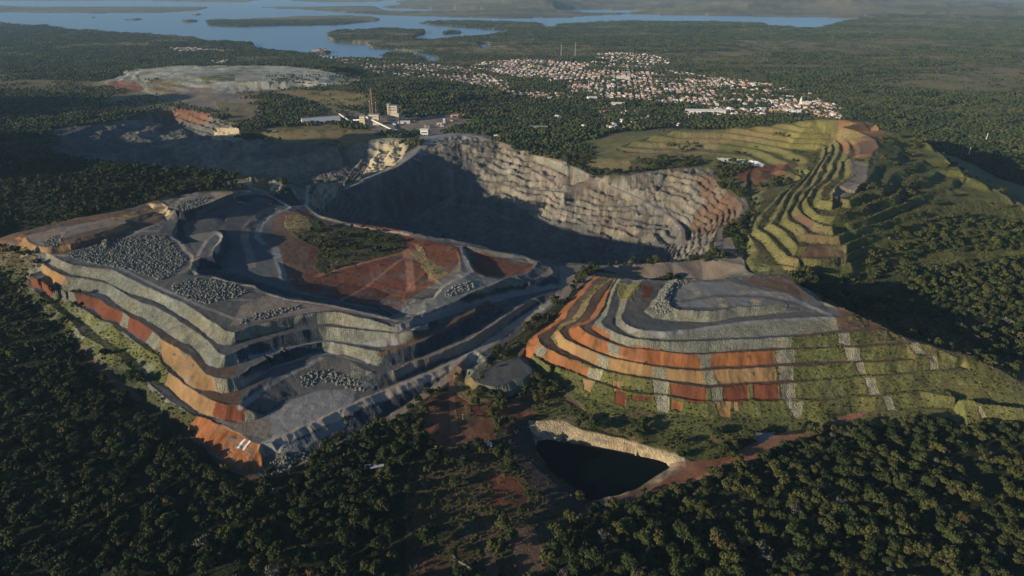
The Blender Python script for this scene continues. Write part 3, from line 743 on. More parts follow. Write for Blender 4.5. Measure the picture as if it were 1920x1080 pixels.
for pts, wd, nm in (
    ([(590, 519), (640, 503), (700, 489), (762, 470)], 6, 'redroad'), ([(640, 562), (700, 527), (760, 482)], 5, 'redroad'), ([(762, 470), (767, 500), (770, 545)], 11, 'redroad'),
    ([(520, 386), (484, 402), (462, 424), (458, 450), (468, 476), (472, 500)], 11, 'greybrown'), ([(560, 388), (508, 402), (488, 422), (482, 445), (495, 458)], 9, 'pad'),
    ([(515, 464), (522, 490), (532, 524)], 10, 'pad'), ([(500, 548), (560, 560), (640, 566), (700, 578)], 10, 'grey'),
    ([(420, 345), (500, 362), (545, 388), (575, 386), (590, 345)], 7, 'road'), ([(575, 386), (600, 408), (650, 420), (700, 430), (760, 438), (860, 458), (960, 482), (1040, 492), (1100, 500)], 7, 'road'),
    ([(866, 460), (872, 485), (884, 510), (850, 530), (800, 565)], 9, 'pad'),
    ([(745, 616), (800, 600), (850, 585), (900, 569), (960, 554), (1042, 537)], 9, 'pad'),
    ([(715, 662), (780, 640), (840, 611), (890, 580), (915, 568)], 8, 'brown'), ([(735, 702), (775, 682), (830, 660), (880, 640), (925, 610), (960, 585), (1000, 561)], 9, 'greybrown'),
    ([(470, 670), (520, 657), (605, 640), (700, 646), (745, 640), (800, 612)], 5, 'pad'), ([(455, 720), (510, 690), (580, 668), (615, 662), (690, 680)], 5, 'pad'), ([(452, 762), (480, 740), (520, 712), (600, 672)], 6, 'pad'),
    ([(500, 842), (540, 818), (600, 791), (640, 772), (680, 754), (740, 729), (800, 706), (867, 675), (905, 652), (951, 619), (1005, 584), (1058, 547)], 11, 'road'),
    ([(505, 882), (560, 867), (640, 832), (700, 801), (760, 766), (812, 729), (850, 701), (875, 676)], 9, 'greybrown'), ([(1055, 550), (1062, 525), (1100, 508)], 9, 'road'),
    ([(1100, 508), (1170, 503), (1260, 506), (1330, 504), (1390, 493)], 10, 'road'), ([(1044, 492), (1062, 525)], 16, 'greybrown'), ([(1110, 500), (1200, 498), (1300, 495), (1340, 480)], 6, 'road'),
    ([(868, 684), (846, 712), (846, 745), (850, 790), (850, 830)], 6, 'redroad'), ([(850, 830), (858, 870), (866, 940), (880, 1000), (905, 1085)], 5, 'brown'),
    ([(505, 838), (545, 842), (575, 828), (640, 798)], 8, 'pad'),
):
    road(nm, pts, wd)

# between the dumps
paint('clearing', [(795, 752), (850, 728), (885, 745), (960, 748), (1000, 732), (1035, 735), (1030, 765), (985, 792), (935, 792), (926, 836), (860, 852), (815, 838), (795, 800)])
paint('scrub', [(868, 762), (945, 756), (942, 786), (874, 788)])
paint('redsoil', [(882, 764), (930, 760), (932, 780), (885, 782)])
paint('scrub', [(970, 735), (1020, 728), (1038, 742), (1020, 770), (980, 765)])
paint('brown', [(910, 690), (985, 648), (1012, 668), (1015, 700), (1000, 720), (985, 668), (940, 676)])
sp = inpoly(WX, WY, wpoly([(868, 707, 5), (880, 690, 6), (915, 680, 7), (950, 670, 8), (985, 670, 7), (1006, 692, 5), (1006, 712, 4), (985, 730, 3), (955, 744, 2), (920, 744, 2), (890, 735, 3), (872, 720, 4)]))
lay('grey', sp * (1 - steep))
lay('rubble', sp * steep)
paint('scrubgreen', [(895, 700), (950, 650), (1005, 607), (1046, 568), (1058, 574), (1030, 606), (990, 642), (940, 680), (885, 722)])
paint('dry', [(845, 700), (870, 700), (890, 740), (930, 748), (880, 758), (850, 735)])
paint('scrub', [(770, 860), (820, 835), (930, 842), (985, 900), (1060, 945), (1130, 960), (1060, 1010), (1030, 1090), (745, 1090)])
paint('redsoil', [(910, 888), (965, 896), (990, 930), (975, 948), (920, 945)])
paint('redsoil', [(778, 925), (790, 940), (792, 985), (776, 990), (770, 950)])
paint('redsoil', [(770, 1055), (830, 1045), (830, 1090), (770, 1090)])
paint('brown', [(965, 990), (985, 975), (1003, 990), (1010, 1030), (1030, 1060), (1020, 1085), (985, 1088), (975, 1040)])
paint('brown', [(900, 960), (915, 980), (925, 1020), (940, 1085), (915, 1085), (905, 1030)])
road('floor', [(745, 880), (748, 960), (752, 1095)], 9)
FOR = np.where(inpoly(WX, WY, sight([(736, 880), (757, 880), (764, 1095), (738, 1095)])[:, :2]), 0.0, FOR)
paint('floor', [(145, 645), (175, 668), (262, 730), (350, 810), (300, 790), (220, 730)])
FOR = np.where(inpoly(WX, WY, sight([(140, 650), (170, 668), (262, 728), (345, 806), (455, 890), (500, 897), (470, 915), (380, 860), (300, 800), (200, 725)])[:, :2]), 0.05, FOR)
road('brown', [(148, 655), (200, 702), (260, 748)], 8)
paint('brown', [(345, 806), (400, 858), (455, 886), (500, 896), (480, 905), (420, 880), (370, 840)])

paint('greybrown', [(1046, 489), (1100, 499), (1250, 494), (1340, 480), (1396, 482), (1400, 512), (1260, 516), (1120, 516), (1070, 545), (1060, 562), (1046, 560)])
FOR = np.where(inpoly(WX, WY, sight([(1046, 489), (1100, 499), (1250, 494), (1340, 480), (1396, 482), (1410, 518), (1260, 520), (1120, 520), (1075, 550), (1062, 565), (1046, 562)])[:, :2]), 0.02, FOR)
paint('scrub', [(1075, 512), (1110, 505), (1160, 512), (1100, 520), (1066, 545)])
paint('lush', [(1000, 772), (1045, 735), (1062, 755), (1180, 792), (1300, 818), (1362, 840), (1330, 862), (1290, 858), (1180, 824), (1060, 790)])
FOR = np.where(inpoly(WX, WY, sight([(885, 715), (895, 700), (950, 650), (1005, 607), (1046, 565), (1062, 572), (1035, 606), (990, 645), (940, 680)])[:, :2]), 0.08, FOR)
for pts, wd, nm in (([(150, 490), (220, 500), (300, 540), (380, 575), (450, 602), (520, 590), (600, 576)], 4, 'pad'), ([(380, 560), (450, 562), (520, 566), (620, 577), (700, 593)], 5, 'greybrown'), ([(400, 520), (433, 531), (477, 537), (508, 554), (541, 563), (610, 572), (662, 582), (704, 593), (742, 603)], 4, 'road'),  # wheel tracks, and narrow pale strips along the crest edges
                    ([(322, 444), (338, 454), (346, 469), (358, 478), (366, 515)], 5, 'road'), ([(370, 480), (386, 452), (406, 436), (416, 444), (402, 470)], 5, 'road'), ([(340, 512), (360, 498), (370, 484)], 7, 'greybrown'), ([(252, 434), (300, 433)], 4, 'pad'), ([(40, 480), (130, 480), (230, 450), (310, 412), (440, 366)], 5, 'greybrown'),
                    ([(465, 385), (430, 378), (380, 400), (350, 420)], 5, 'grey'), ([(420, 420), (440, 455), (432, 490)], 6, 'grey')):
    road(nm, pts, wd)
for p in ([(780, 585), (795, 580), (800, 584), (786, 588)], [(815, 575), (830, 571), (833, 575), (820, 578)], [(760, 592), (770, 589), (772, 593)], [(790, 574), (800, 571), (803, 574)], [(480, 575), (500, 569), (508, 572), (490, 578)], [(440, 590), (460, 584), (456, 592)], [(518, 556), (532, 558), (528, 563)]):
    paint('pad', p)
# east dump
rd = feather(M_RD, 1)
lay('brown', rd)
lay('lush', rd * steep)
lay('grass', rd * steep * smooth(-0.1, 0.4, g) * 0.9)
paint('lush', [(1000, 668), (1060, 700), (1200, 738), (1350, 752), (1480, 750), (1600, 740), (1760, 690), (1870, 690), (2050, 790), (1700, 797), (1440, 806), (1360, 838), (1240, 803), (1100, 775)])
paint('grass', [(1500, 715), (1650, 690), (1740, 670), (1870, 690), (2050, 790), (1700, 785), (1560, 770)])
paint('rubble', [(1108, 610), (1150, 528), (1280, 518), (1480, 515), (1575, 592), (1480, 628), (1484, 655), (1440, 661), (1330, 667), (1200, 655), (1112, 628)], 'steep')
paint('grey', [(1110, 600), (1150, 530), (1280, 520), (1480, 515), (1575, 592), (1480, 632), (1440, 645), (1330, 650), (1200, 640), (1120, 615)], 'flat')
paint('slurry', [(1258, 572), (1268, 542), (1290, 530), (1370, 528), (1440, 545), (1520, 575), (1450, 572), (1340, 578)], 'flat')
paint('brown', [(1395, 528), (1470, 519), (1525, 558), (1450, 543)], 'flat')
C3F = [(1126, 604), (1132, 615), (1160, 628), (1200, 640), (1250, 643), (1320, 642), (1400, 637), (1480, 634)]
T3F = [(1480, 655), (1450, 653), (1400, 656), (1350, 661), (1300, 663), (1240, 658), (1180, 650), (1160, 643), (1130, 630), (1110, 614)]
C2F = [(1172, 577), (1164, 591), (1168, 602), (1180, 612), (1200, 621), (1240, 624), (1280, 619), (1330, 613), (1380, 605), (1430, 600), (1490, 597), (1560, 594)]
T2F = [(1570, 620), (1500, 628), (1450, 630), (1400, 632), (1340, 635), (1290, 637), (1240, 637), (1200, 633), (1186, 628), (1168, 619), (1154, 608), (1152, 594), (1158, 580)]
for fp in (C3F + T3F, C2F + T2F):
    m = inpoly(TX, WY, sight(fp)[:, :2]).astype(float)
    lay('rubble', m)
paint('rubble_pale', [(1440, 633), (1478, 630), (1482, 656), (1446, 659)], 'steep')
paint('rubble_pale', [(1278, 640), (1292, 640), (1296, 664), (1284, 664)], 'steep')
paint('orange', [(1060, 616), (1085, 606), (1165, 647), (1300, 666), (1450, 658), (1464, 687), (1300, 697), (1200, 688), (1110, 662), (1062, 638)], 'steep')
for p in ([(1140, 642), (1166, 650), (1158, 674), (1138, 668)], [(1308, 664), (1334, 664), (1330, 696), (1316, 694)]):
    paint('rubble', p, 'steep')
paint('rubble_pale', [(1452, 657), (1490, 655), (1494, 684), (1462, 686)], 'steep')
paint('tan', [(1035, 620), (1090, 648), (1220, 686), (1300, 695), (1450, 686), (1458, 718), (1330, 725), (1240, 716), (1130, 696), (1050, 658)], 'steep')
for p in ([(1120, 663), (1142, 670), (1148, 700), (1124, 694)], [(1222, 685), (1252, 691), (1250, 716), (1224, 712)], [(1316, 693), (1338, 693), (1342, 724), (1325, 724)], [(1458, 686), (1492, 684), (1494, 716), (1462, 717)]):
    paint('rubble_pale', p, 'steep')
paint('orange', [(983, 642), (1008, 630), (1014, 645), (1050, 668), (1088, 682), (1078, 708), (1040, 692), (985, 668)], 'steep')
paint('rubble', [(1002, 650), (1014, 650), (1026, 662), (1014, 672)], 'steep')
for nm, p in (('orange', [(1084, 688), (1106, 690), (1102, 714), (1084, 706)]), ('rubble_pale', [(1104, 692), (1130, 698), (1118, 720), (1100, 714)]), ('tan', [(1150, 716), (1168, 719), (1166, 738), (1152, 734)]),
              ('rubble_pale', [(1222, 713), (1256, 718), (1250, 746), (1228, 742)]), ('red', [(1258, 720), (1325, 728), (1325, 756), (1300, 752), (1262, 742)]), ('rubble', [(1333, 726), (1353, 726), (1354, 754), (1336, 754)]),
              ('red', [(1354, 724), (1405, 720), (1405, 754), (1356, 757)]), ('red', [(1416, 720), (1462, 718), (1460, 750), (1416, 752)]), ('rubble_pale', [(1465, 720), (1495, 720), (1494, 750), (1470, 750)]),
              ('tan', [(1092, 714), (1112, 719), (1104, 738), (1092, 734)]), ('red', [(1156, 731), (1178, 737), (1172, 762), (1150, 756)]), ('rubble_pale', [(1228, 744), (1255, 746), (1252, 774), (1230, 770)]),
              ('orange', [(1258, 750), (1282, 754), (1280, 770), (1258, 768)]), ('red', [(1186, 740), (1224, 746), (1222, 755), (1186, 750)]), ('tan', [(1342, 755), (1372, 755), (1370, 786), (1350, 782)]), ('rubble_pale', [(1468, 750), (1506, 752), (1500, 778), (1490, 784)]),
              ('tan', [(1376, 758), (1384, 757), (1384, 775), (1376, 776)])):
    paint(nm, p, 'all')
for p in ([(1553, 598), (1568, 596), (1572, 620), (1560, 620)], [(1568, 624), (1592, 624), (1596, 648), (1572, 646)], [(1582, 654), (1612, 654), (1618, 678), (1590, 678)], [(1604, 680), (1620, 680), (1624, 702), (1611, 702)], [(1622, 708), (1640, 710), (1652, 740), (1632, 742)], [(1655, 744), (1668, 744), (1682, 770), (1668, 770)], [(1704, 643), (1722, 643), (1736, 666), (1715, 662)], [(1738, 668), (1752, 668), (1758, 692), (1744, 694)], [(1830, 760), (1838, 760), (1849, 784), (1838, 782)]):
    paint('rubble_pale', p, 'all')
paint('orange', [(992, 634), (1036, 602), (1058, 568), (1086, 538), (1110, 518), (1134, 514), (1104, 545), (1068, 592), (1047, 612), (1010, 636)], 'steep')
paint('dry', [(1047, 612), (1096, 565), (1132, 530), (1146, 522), (1117, 550), (1098, 597), (1062, 615)], 'steep')
paint('orange', [(1082, 610), (1115, 580), (1133, 545), (1148, 535), (1142, 560), (1132, 582), (1106, 610)], 'steep')
paint('orange', [(1145, 560), (1166, 535), (1176, 530), (1162, 560), (1152, 575)], 'steep')
paint('yellow', [(1163, 528), (1202, 530), (1180, 566), (1162, 560)])
paint('red', [(1204, 532), (1230, 538), (1216, 558), (1203, 556)])
paint('redroad', [(1440, 817), (1500, 812), (1590, 776), (1640, 770), (1560, 802), (1480, 832), (1400, 872), (1300, 902), (1250, 912), (1290, 884), (1380, 848)])
paint('pad', [(1400, 812), (1455, 810), (1425, 832)])

for p in ([(1340, 560), (1352, 556), (1358, 562), (1346, 566)], [(1348, 570), (1362, 566), (1368, 576), (1356, 576)], [(1405, 562), (1424, 562), (1426, 570), (1410, 572)], [(1458, 556), (1478, 556), (1478, 564), (1462, 564)], [(1385, 546), (1396, 544), (1398, 552), (1386, 554)], [(1300, 548), (1312, 545), (1318, 552), (1306, 556)], [(1440, 553), (1455, 552), (1452, 557)]):
    paint('rubble_pale', p)
for pts, wd, nm in (([(1280, 565), (1340, 555), (1420, 556), (1500, 572)], 6, 'grey'), ([(1400, 548), (1470, 552), (1520, 575), (1555, 590)], 7, 'pad'), ([(1185, 617), (1240, 627), (1300, 621), (1380, 607), (1450, 600), (1560, 596)], 5, 'pad')):
    road(nm, pts, wd)
# flooded small pit
pd = feather(M_POND, 1)
lay('rock_dark', pd)
lay('pondrock', pd * steep)
lay('rock_dark', pd * steep * smooth(0.0, 0.5, fbm(GX, GY + Z * 4, 14, 4, 526)) * 0.8)
lay('tan', pd * steep * smooth(0.25, 0.6, fbm(GX, GY, 24, 3, 527)) * 0.6)
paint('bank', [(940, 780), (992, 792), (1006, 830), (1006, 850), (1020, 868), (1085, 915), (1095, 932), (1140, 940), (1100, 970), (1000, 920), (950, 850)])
paint('brown', [(1150, 934), (1200, 914), (1252, 878), (1300, 866), (1260, 905), (1200, 935), (1140, 955)])
paint('clearing', [(1262, 888), (1300, 864), (1370, 855), (1330, 885), (1260, 912), (1210, 930)], 'flat')
paint('dry', [(1000, 785), (1060, 780), (1180, 815), (1290, 855), (1200, 833), (1090, 802)])

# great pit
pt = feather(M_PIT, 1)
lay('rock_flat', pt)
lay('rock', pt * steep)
pg = fbm(GX, GY, 150, 4, 521)
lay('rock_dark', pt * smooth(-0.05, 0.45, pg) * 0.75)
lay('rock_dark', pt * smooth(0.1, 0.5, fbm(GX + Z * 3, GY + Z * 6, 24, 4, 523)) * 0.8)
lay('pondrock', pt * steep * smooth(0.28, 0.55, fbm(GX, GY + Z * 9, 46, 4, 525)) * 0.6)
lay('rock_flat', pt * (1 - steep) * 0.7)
paint('rock_dark', [(575, 380), (640, 340), (790, 290), (860, 270), (900, 345), (1000, 410), (1130, 440), (1270, 455), (1290, 490), (1000, 490), (800, 450)])  # pit's cast shadow darkened into the rock colour
paint('brown', [(1300, 335), (1342, 328), (1400, 395), (1345, 440), (1295, 420), (1318, 380)])
paint('greybrown', [(1030, 305), (1050, 300), (1110, 330), (1100, 345), (1050, 345), (990, 345)])
paint('rubble', [(1008, 301), (1045, 303), (1085, 314), (1108, 330), (1080, 338), (1030, 322)])
paint('rock_flat', [(1055, 345), (1120, 345), (1130, 370), (1060, 375)])
paint('pad', [(740, 300), (790, 270), (800, 262), (850, 255), (800, 275), (780, 292), (750, 312)])
for pts, wd, nm in (([(800, 262), (860, 251), (920, 263), (1000, 287), (1080, 311), (1130, 338), (1160, 356), (1200, 371), (1240, 394), (1262, 413), (1279, 440), (1282, 460)], 10, 'road'), ([(1000, 303), (1030, 316), (1064, 331)], 6, 'rock_flat'), ([(982, 310), (1010, 325), (1040, 342)], 6, 'rock_flat'),
                    ([(1015, 357), (1060, 358), (1110, 345), (1140, 330)], 9, 'greybrown'), ([(890, 338), (960, 350), (1015, 358)], 9, 'greybrown'),
                    ([(590, 346), (640, 340), (690, 330), (745, 312), (775, 290), (788, 270), (810, 260)], 11, 'road'), ([(775, 415), (810, 398), (870, 358)], 8, 'rock_flat'), ([(790, 405), (850, 382), (910, 388), (950, 410)], 8, 'rock_flat'),
                    ([(1393, 370), (1400, 392), (1385, 412), (1350, 432), (1345, 470), (1390, 478)], 8, 'greybrown'), ([(1335, 312), (1332, 325), (1345, 345), (1378, 365), (1396, 385)], 7, 'greybrown')):
    road(nm, pts, wd, True)
paint('greybrown', [(1340, 448), (1370, 445), (1380, 472), (1336, 476)])
# second pit
p2 = feather(M_P2, 1)
lay('rock_dark', p2)  # dark colour stands in for shade; only sunlit ends turn cream below
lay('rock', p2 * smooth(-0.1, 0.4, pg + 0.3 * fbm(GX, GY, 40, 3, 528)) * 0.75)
paint('dustred', [(290, 204), (345, 202), (400, 214), (385, 236), (325, 226)], 'steep')
paint('cream', [(400, 240), (445, 235), (456, 262), (440, 268), (400, 262)])
paint('cream', [(690, 264), (730, 256), (766, 270), (756, 296), (730, 316), (680, 328), (690, 300)])
paint('dry', [(480, 252), (560, 250), (690, 256), (750, 254), (690, 268), (600, 272), (500, 266)])
road('road', [(440, 266), (500, 258), (575, 250)], 9)

paint('dry', [(440, 346), (470, 331), (528, 333), (541, 346), (500, 353), (460, 353)])
FOR = np.where(inpoly(WX, WY, sight([(440, 346), (470, 331), (528, 333), (541, 346), (500, 353), (460, 353)])[:, :2]), .08, FOR)
road('road', [(425, 341), (470, 345), (510, 338), (524, 334)], 6)
road('road', [(524, 334), (516, 346), (500, 360)], 6)
# grassed hill
hl = feather(M_HILL, 1)
lay('grass', hl)
lay('yellow', hl * smooth(0.1, 0.5, f1) * 0.3)
lay('dry', hl * smooth(0.15, 0.5, fbm(GX, GY, 55, 3, 541)) * 0.6)
lay('brown', hl * (1 - smooth(.2, .32, SLOPE)) * (Z > 26) * smooth(1350, 1100, GY) * 0.35)
hz = hl * (1 - smooth(0.10, 0.22, SLOPE)) * (Z > 26)
lay('scrub', hz * 0.3)
paint('dry', [(1150, 290), (1200, 268), (1280, 250), (1350, 248), (1345, 285), (1260, 300)])
paint('dry', [(1280, 245), (1500, 232), (1420, 262), (1330, 268)])
paint('yellow', [(1480, 235), (1545, 228), (1560, 262), (1520, 285), (1480, 270)])
paint('ochre', [(1542, 224), (1640, 230), (1658, 255), (1640, 292), (1600, 298), (1572, 268)])
paint('brown', [(1600, 262), (1650, 258), (1640, 292), (1604, 296)])
paint('dry', [(1560, 240), (1625, 262), (1600, 270), (1570, 262)])
paint('redsoil', [(1366, 328), (1395, 313), (1450, 307), (1482, 310), (1456, 336), (1400, 346)])
paint('scrub', [(1400, 346), (1456, 336), (1480, 312), (1490, 330), (1470, 350), (1420, 362)])
paint('greybrown', [(1590, 302), (1628, 310), (1624, 346), (1566, 376), (1560, 360), (1602, 330)])
paint('brown', [(1478, 400), (1498, 398), (1530, 432), (1560, 450), (1585, 460), (1580, 482), (1490, 494), (1512, 466), (1510, 430)])
paint('lush', [(1650, 262), (1700, 255), (1745, 272), (1862, 358), (1990, 450), (1960, 475), (1640, 508), (1590, 520), (1500, 520), (1585, 480), (1560, 420), (1634, 345)])
paint('scrub', [(1690, 320), (1760, 300), (1800, 330), (1700, 365), (1640, 400), (1590, 420), (1640, 370)])
paint('lush', [(1660, 280), (1740, 290), (1840, 360), (1960, 430), (1860, 385), (1720, 340), (1640, 370), (1600, 410), (1590, 390)])
FOR = np.where(inpoly(WX, WY, sight([(1650, 262), (1700, 255), (1745, 272), (1862, 358), (1990, 450), (1860, 405), (1760, 412), (1660, 440), (1600, 480), (1560, 420), (1634, 345)])[:, :2]), .05, FOR)
for p, d in (([(1670, 432), (1760, 412), (1850, 405), (1960, 430), (1990, 475), (1750, 475), (1650, 510), (1610, 505), (1640, 470)], 0.9), ([(1680, 330), (1690, 312), (1720, 312), (1740, 360), (1700, 372)], .25),
             ([(1180, 302), (1240, 293), (1330, 300), (1312, 316), (1230, 318)], .6), ([(1336, 312), (1355, 301), (1420, 308), (1380, 330), (1346, 336)], .9), ([(1255, 278), (1290, 276), (1292, 288), (1262, 290)], .7),
             ([(1630, 265), (1680, 250), (1740, 260), (1742, 300), (1700, 300)], .2), ([(1340, 345), (1365, 345), (1370, 365), (1345, 362)], .6), ([(1110, 492), (1200, 488), (1250, 490), (1230, 500), (1150, 500)], 1.0), ([(1310, 484), (1385, 478), (1390, 488), (1330, 496)], .9),
             ([(530, 340), (540, 342), (546, 366), (528, 366)], 1.0)):
    FOR = np.where(inpoly(WX, WY, sight(p)[:, :2]), d, FOR)
paint('white', [(1344, 296), (1362, 296), (1400, 299), (1434, 308), (1428, 313), (1395, 307), (1352, 302)])
paint('dry', [(1120, 300), (1180, 302), (1200, 318), (1120, 320), (1100, 308)])
# valley in front of the hill
paint('scrubgreen', [(1500, 520), (1600, 524), (1680, 500), (1700, 520), (1640, 560), (1600, 570), (1540, 545)])
paint('scrub', [(1600, 575), (1720, 590), (1920, 690), (1920, 720), (1800, 670), (1680, 625)])

# tailings heap and country round it
tl = feather(M_TAIL, 1)
lay('tail', tl)
lay('rock_dark', tl * smooth(0.25, 0.5, f1) * 0.4)
FOR = np.where(inpoly(RX, RY, sight([(480, 185), (520, 172), (590, 180), (600, 225), (490, 232), (470, 215)])[:, :2]) | inpoly(RX, RY, sight([(690, 150), (760, 160), (860, 165), (870, 200), (760, 215), (715, 195)])[:, :2]), .9, FOR)
FOR = np.where((GX < -350) & (GX > -1000) & (GY > 2050) & (GY < 3000) & (FOR < .3), FOR + .10, FOR)
for pts in ([(300, 146), (330, 135), (365, 128), (480, 126)], [(385, 148), (420, 152), (460, 153), (520, 146), (600, 146)], [(560, 132), (620, 140), (660, 150)], [(255, 140), (262, 152)], [(440, 132), (520, 136), (580, 134)], [(325, 162), (352, 150), (380, 146)]):
    road('rock_dark', pts, 9)
lay('lush', tl * smooth(0.2, 0.45, fbm(GX / 2, GY, 60, 3, 530)) * 0.4)
paint('dustred', [(190, 160), (215, 151), (262, 156), (272, 170), (240, 172)])
paint('lush', [(372, 143), (440, 140), (442, 152), (385, 157)])
paint('dry', [(270, 150), (330, 150), (350, 165), (330, 190), (280, 172)])
paint('greybrown', [(325, 163), (380, 163), (460, 180), (492, 205), (480, 228), (400, 215), (340, 192)])
paint('dry', [(400, 190), (480, 195), (480, 230), (430, 228)])
paint('dry', [(500, 168), (640, 170), (690, 175), (680, 200), (600, 195), (540, 185)])
paint('greybrown', [(640, 205), (740, 222), (850, 215), (900, 228), (830, 250), (700, 245)])
paint('pad', [(735, 262), (790, 250), (880, 248), (960, 260), (900, 258), (800, 262)])
paint('dry', [(490, 240), (620, 232), (700, 246), (740, 258), (650, 270), (500, 262)])
paint('redsoil', [(980, 272), (1080, 285), (1075, 302), (1040, 296)])
TOWNS = [
    ([(880, 128), (905, 117), (990, 111), (1050, 117), (1130, 117), (1200, 124), (1290, 139), (1380, 150), (1480, 165), (1530, 180), (1582, 205), (1572, 222), (1500, 218), (1440, 206), (1350, 200), (1270, 196), (1180, 188), (1110, 186), (1060, 172), (1060, 155), (1000, 150), (930, 140)], 1.0),
    ([(600, 106), (660, 111), (760, 117), (870, 127), (905, 141), (960, 148), (955, 172), (1050, 175), (1100, 186), (1010, 186), (930, 168), (850, 152), (760, 147), (690, 136)], .75),
    ([(320, 90), (430, 87), (440, 96), (330, 98)], .7), ([(575, 96), (625, 96), (628, 100), (580, 100)], .7), ([(395, 114), (440, 112), (440, 119), (395, 121)], .5),
    ([(1120, 100), (1200, 100), (1262, 114), (1255, 122), (1190, 122), (1120, 112)], .5),
    ([(1050, 208), (1200, 204), (1230, 235), (1120, 246), (1040, 235)], .10), ([(1225, 206), (1330, 208), (1325, 232), (1240, 238)], .16), ([(1330, 200), (1480, 207), (1490, 219), (1335, 216)], .6), ([(720, 222), (850, 218), (890, 240), (760, 250)], .05)]
TOWNW = []
for p, d in TOWNS:
    P = sight(p)[:, :2]
    TOWNW.append((P, d))
    lay('town', inpoly(WX + fbm(GX, GY, 80, 2, 5) * 20, WY + fbm(GX, GY, 80, 2, 6) * 30, P) * d * smooth(-0.45, 0.1, fbm(GX, GY, 140, 3, 531)))
for p in ([(965, 165), (1010, 150), (1060, 160), (1060, 175), (1000, 175)], [(1350, 192), (1440, 194), (1440, 204), (1360, 204)]):
    P = sight(p)[:, :2]
    m = inpoly(WX, WY, P)
    lay('floor', m * 1.0)
paint('dry', [(1660, 78), (1740, 80), (1960, 96), (1960, 102), (1740, 87), (1670, 83)])
paint('clearing', [(1650, 74), (1720, 74), (1715, 78), (1660, 78)])
paint('dry', [(1420, 122), (1520, 123), (1515, 130), (1425, 128)])
paint('clearing', [(1750, 122), (1775, 122), (1780, 130), (1755, 129)])
for k, (pts) in enumerate(([(1640, 165), (1800, 160), (1980, 170), (1980, 200), (1850, 205), (1700, 190)], [(1560, 185), (1700, 200), (1720, 215), (1620, 210)], [(1800, 140), (1960, 140), (1960, 152), (1820, 150)])):
    P = sight(pts)[:, :2]
    w = inpoly(WX, WY, P) * smooth(-0.15, 0.3, fbm(GX / 2, GY, 140, 4, 540 + k))
    lay('lush', w * 0.75)
# weathering of the bare earth faces: spilled rubble from above, tufts taking hold
bare = (MSK[..., 2] > .9) & (MSK[..., 0] < .1) & (M_LD | M_RD)
lay('rubble', bare * steep * smooth(.55, 1.2, STREAK + 0.6 * fbm(GX, GY, 30, 3, 551)) * 0.55)
lay('scrub', bare * M_RD * smooth(.30, .6, fbm(GX, GY, 10, 4, 552)) * 0.6)
lay('brown', bare * steep * smooth(.1, .6, fbm(GX, GY, 26, 4, 553)) * 0.45)
FOR = np.where(bare, 0, FOR)
SHR = np.where(bare, np.minimum(SHR, .05), SHR)
M_LK = shore > 0.3
FOR = np.where(M_LK | (Z < -8), 0, FOR)

# natural tone variation of every material (stains, weathering, patchy growth)
v = 1 + 0.22 * fbm(GX, GY, 18, 4, 601) + 0.18 * fbm(GX, GY, 75, 3, 602)
v = v * (1 + (M_PIT | M_P2 | M_TAIL) * (0.35 * fbm(GX, GY, 9, 3, 604) + 0.12 * np.clip(STREAK, -1.2, 1.2)))
C *= np.maximum(v, 0.2)[..., None]
C *= (1 + (MSK[..., 2] * steep * (np.clip(STREAK, -1.2, 1.2) * 0.24 + np.clip(FANS, -1, 1) * 0.13)))[..., None]
warm = fbm(GX, GY, 40, 3, 603) * 0.10
C[..., 0] *= 1 + warm
C[..., 2] *= 1 - warm

# ------------------------------------------------------------------ ground materials


def new_mat(name):
    m = bpy.data.materials.new(name)
    m.use_nodes = True
    nt = m.node_tree
    b = nt.nodes['Principled BSDF']
    b.inputs['Roughness'].default_value = 0.9
    b.inputs['Specular IOR Level'].default_value = 0.15
    return m, nt, b


def N(nt, t, **kw):
    n = nt.nodes.new(t)
    for k, v in kw.items():
        setattr(n, k, v)
    return n


def math_n(nt, op, a, b=None, c=None):
    n = N(nt, 'ShaderNodeMath', operation=op)
    for i, x in enumerate((a, b, c)):
        if x is None:
            continue
        if isinstance(x, (int, float)):
            n.inputs[i].default_value = x
        else:
            nt.links.new(x, n.inputs[i])
    return n.outputs[0]


def mixcol(nt, a, b, fac, mode='MULTIPLY'):
    n = N(nt, 'ShaderNodeMix', data_type='RGBA', blend_type=mode)
    for sock, x in ((n.inputs[6], a), (n.inputs[7], b), (n.inputs[0], fac)):
        if isinstance(x, (int, float)):
            sock.default_value = x
        elif isinstance(x, tuple):
            sock.default_value = x
        else:
            nt.links.new(x, sock)
    return n.outputs[2]


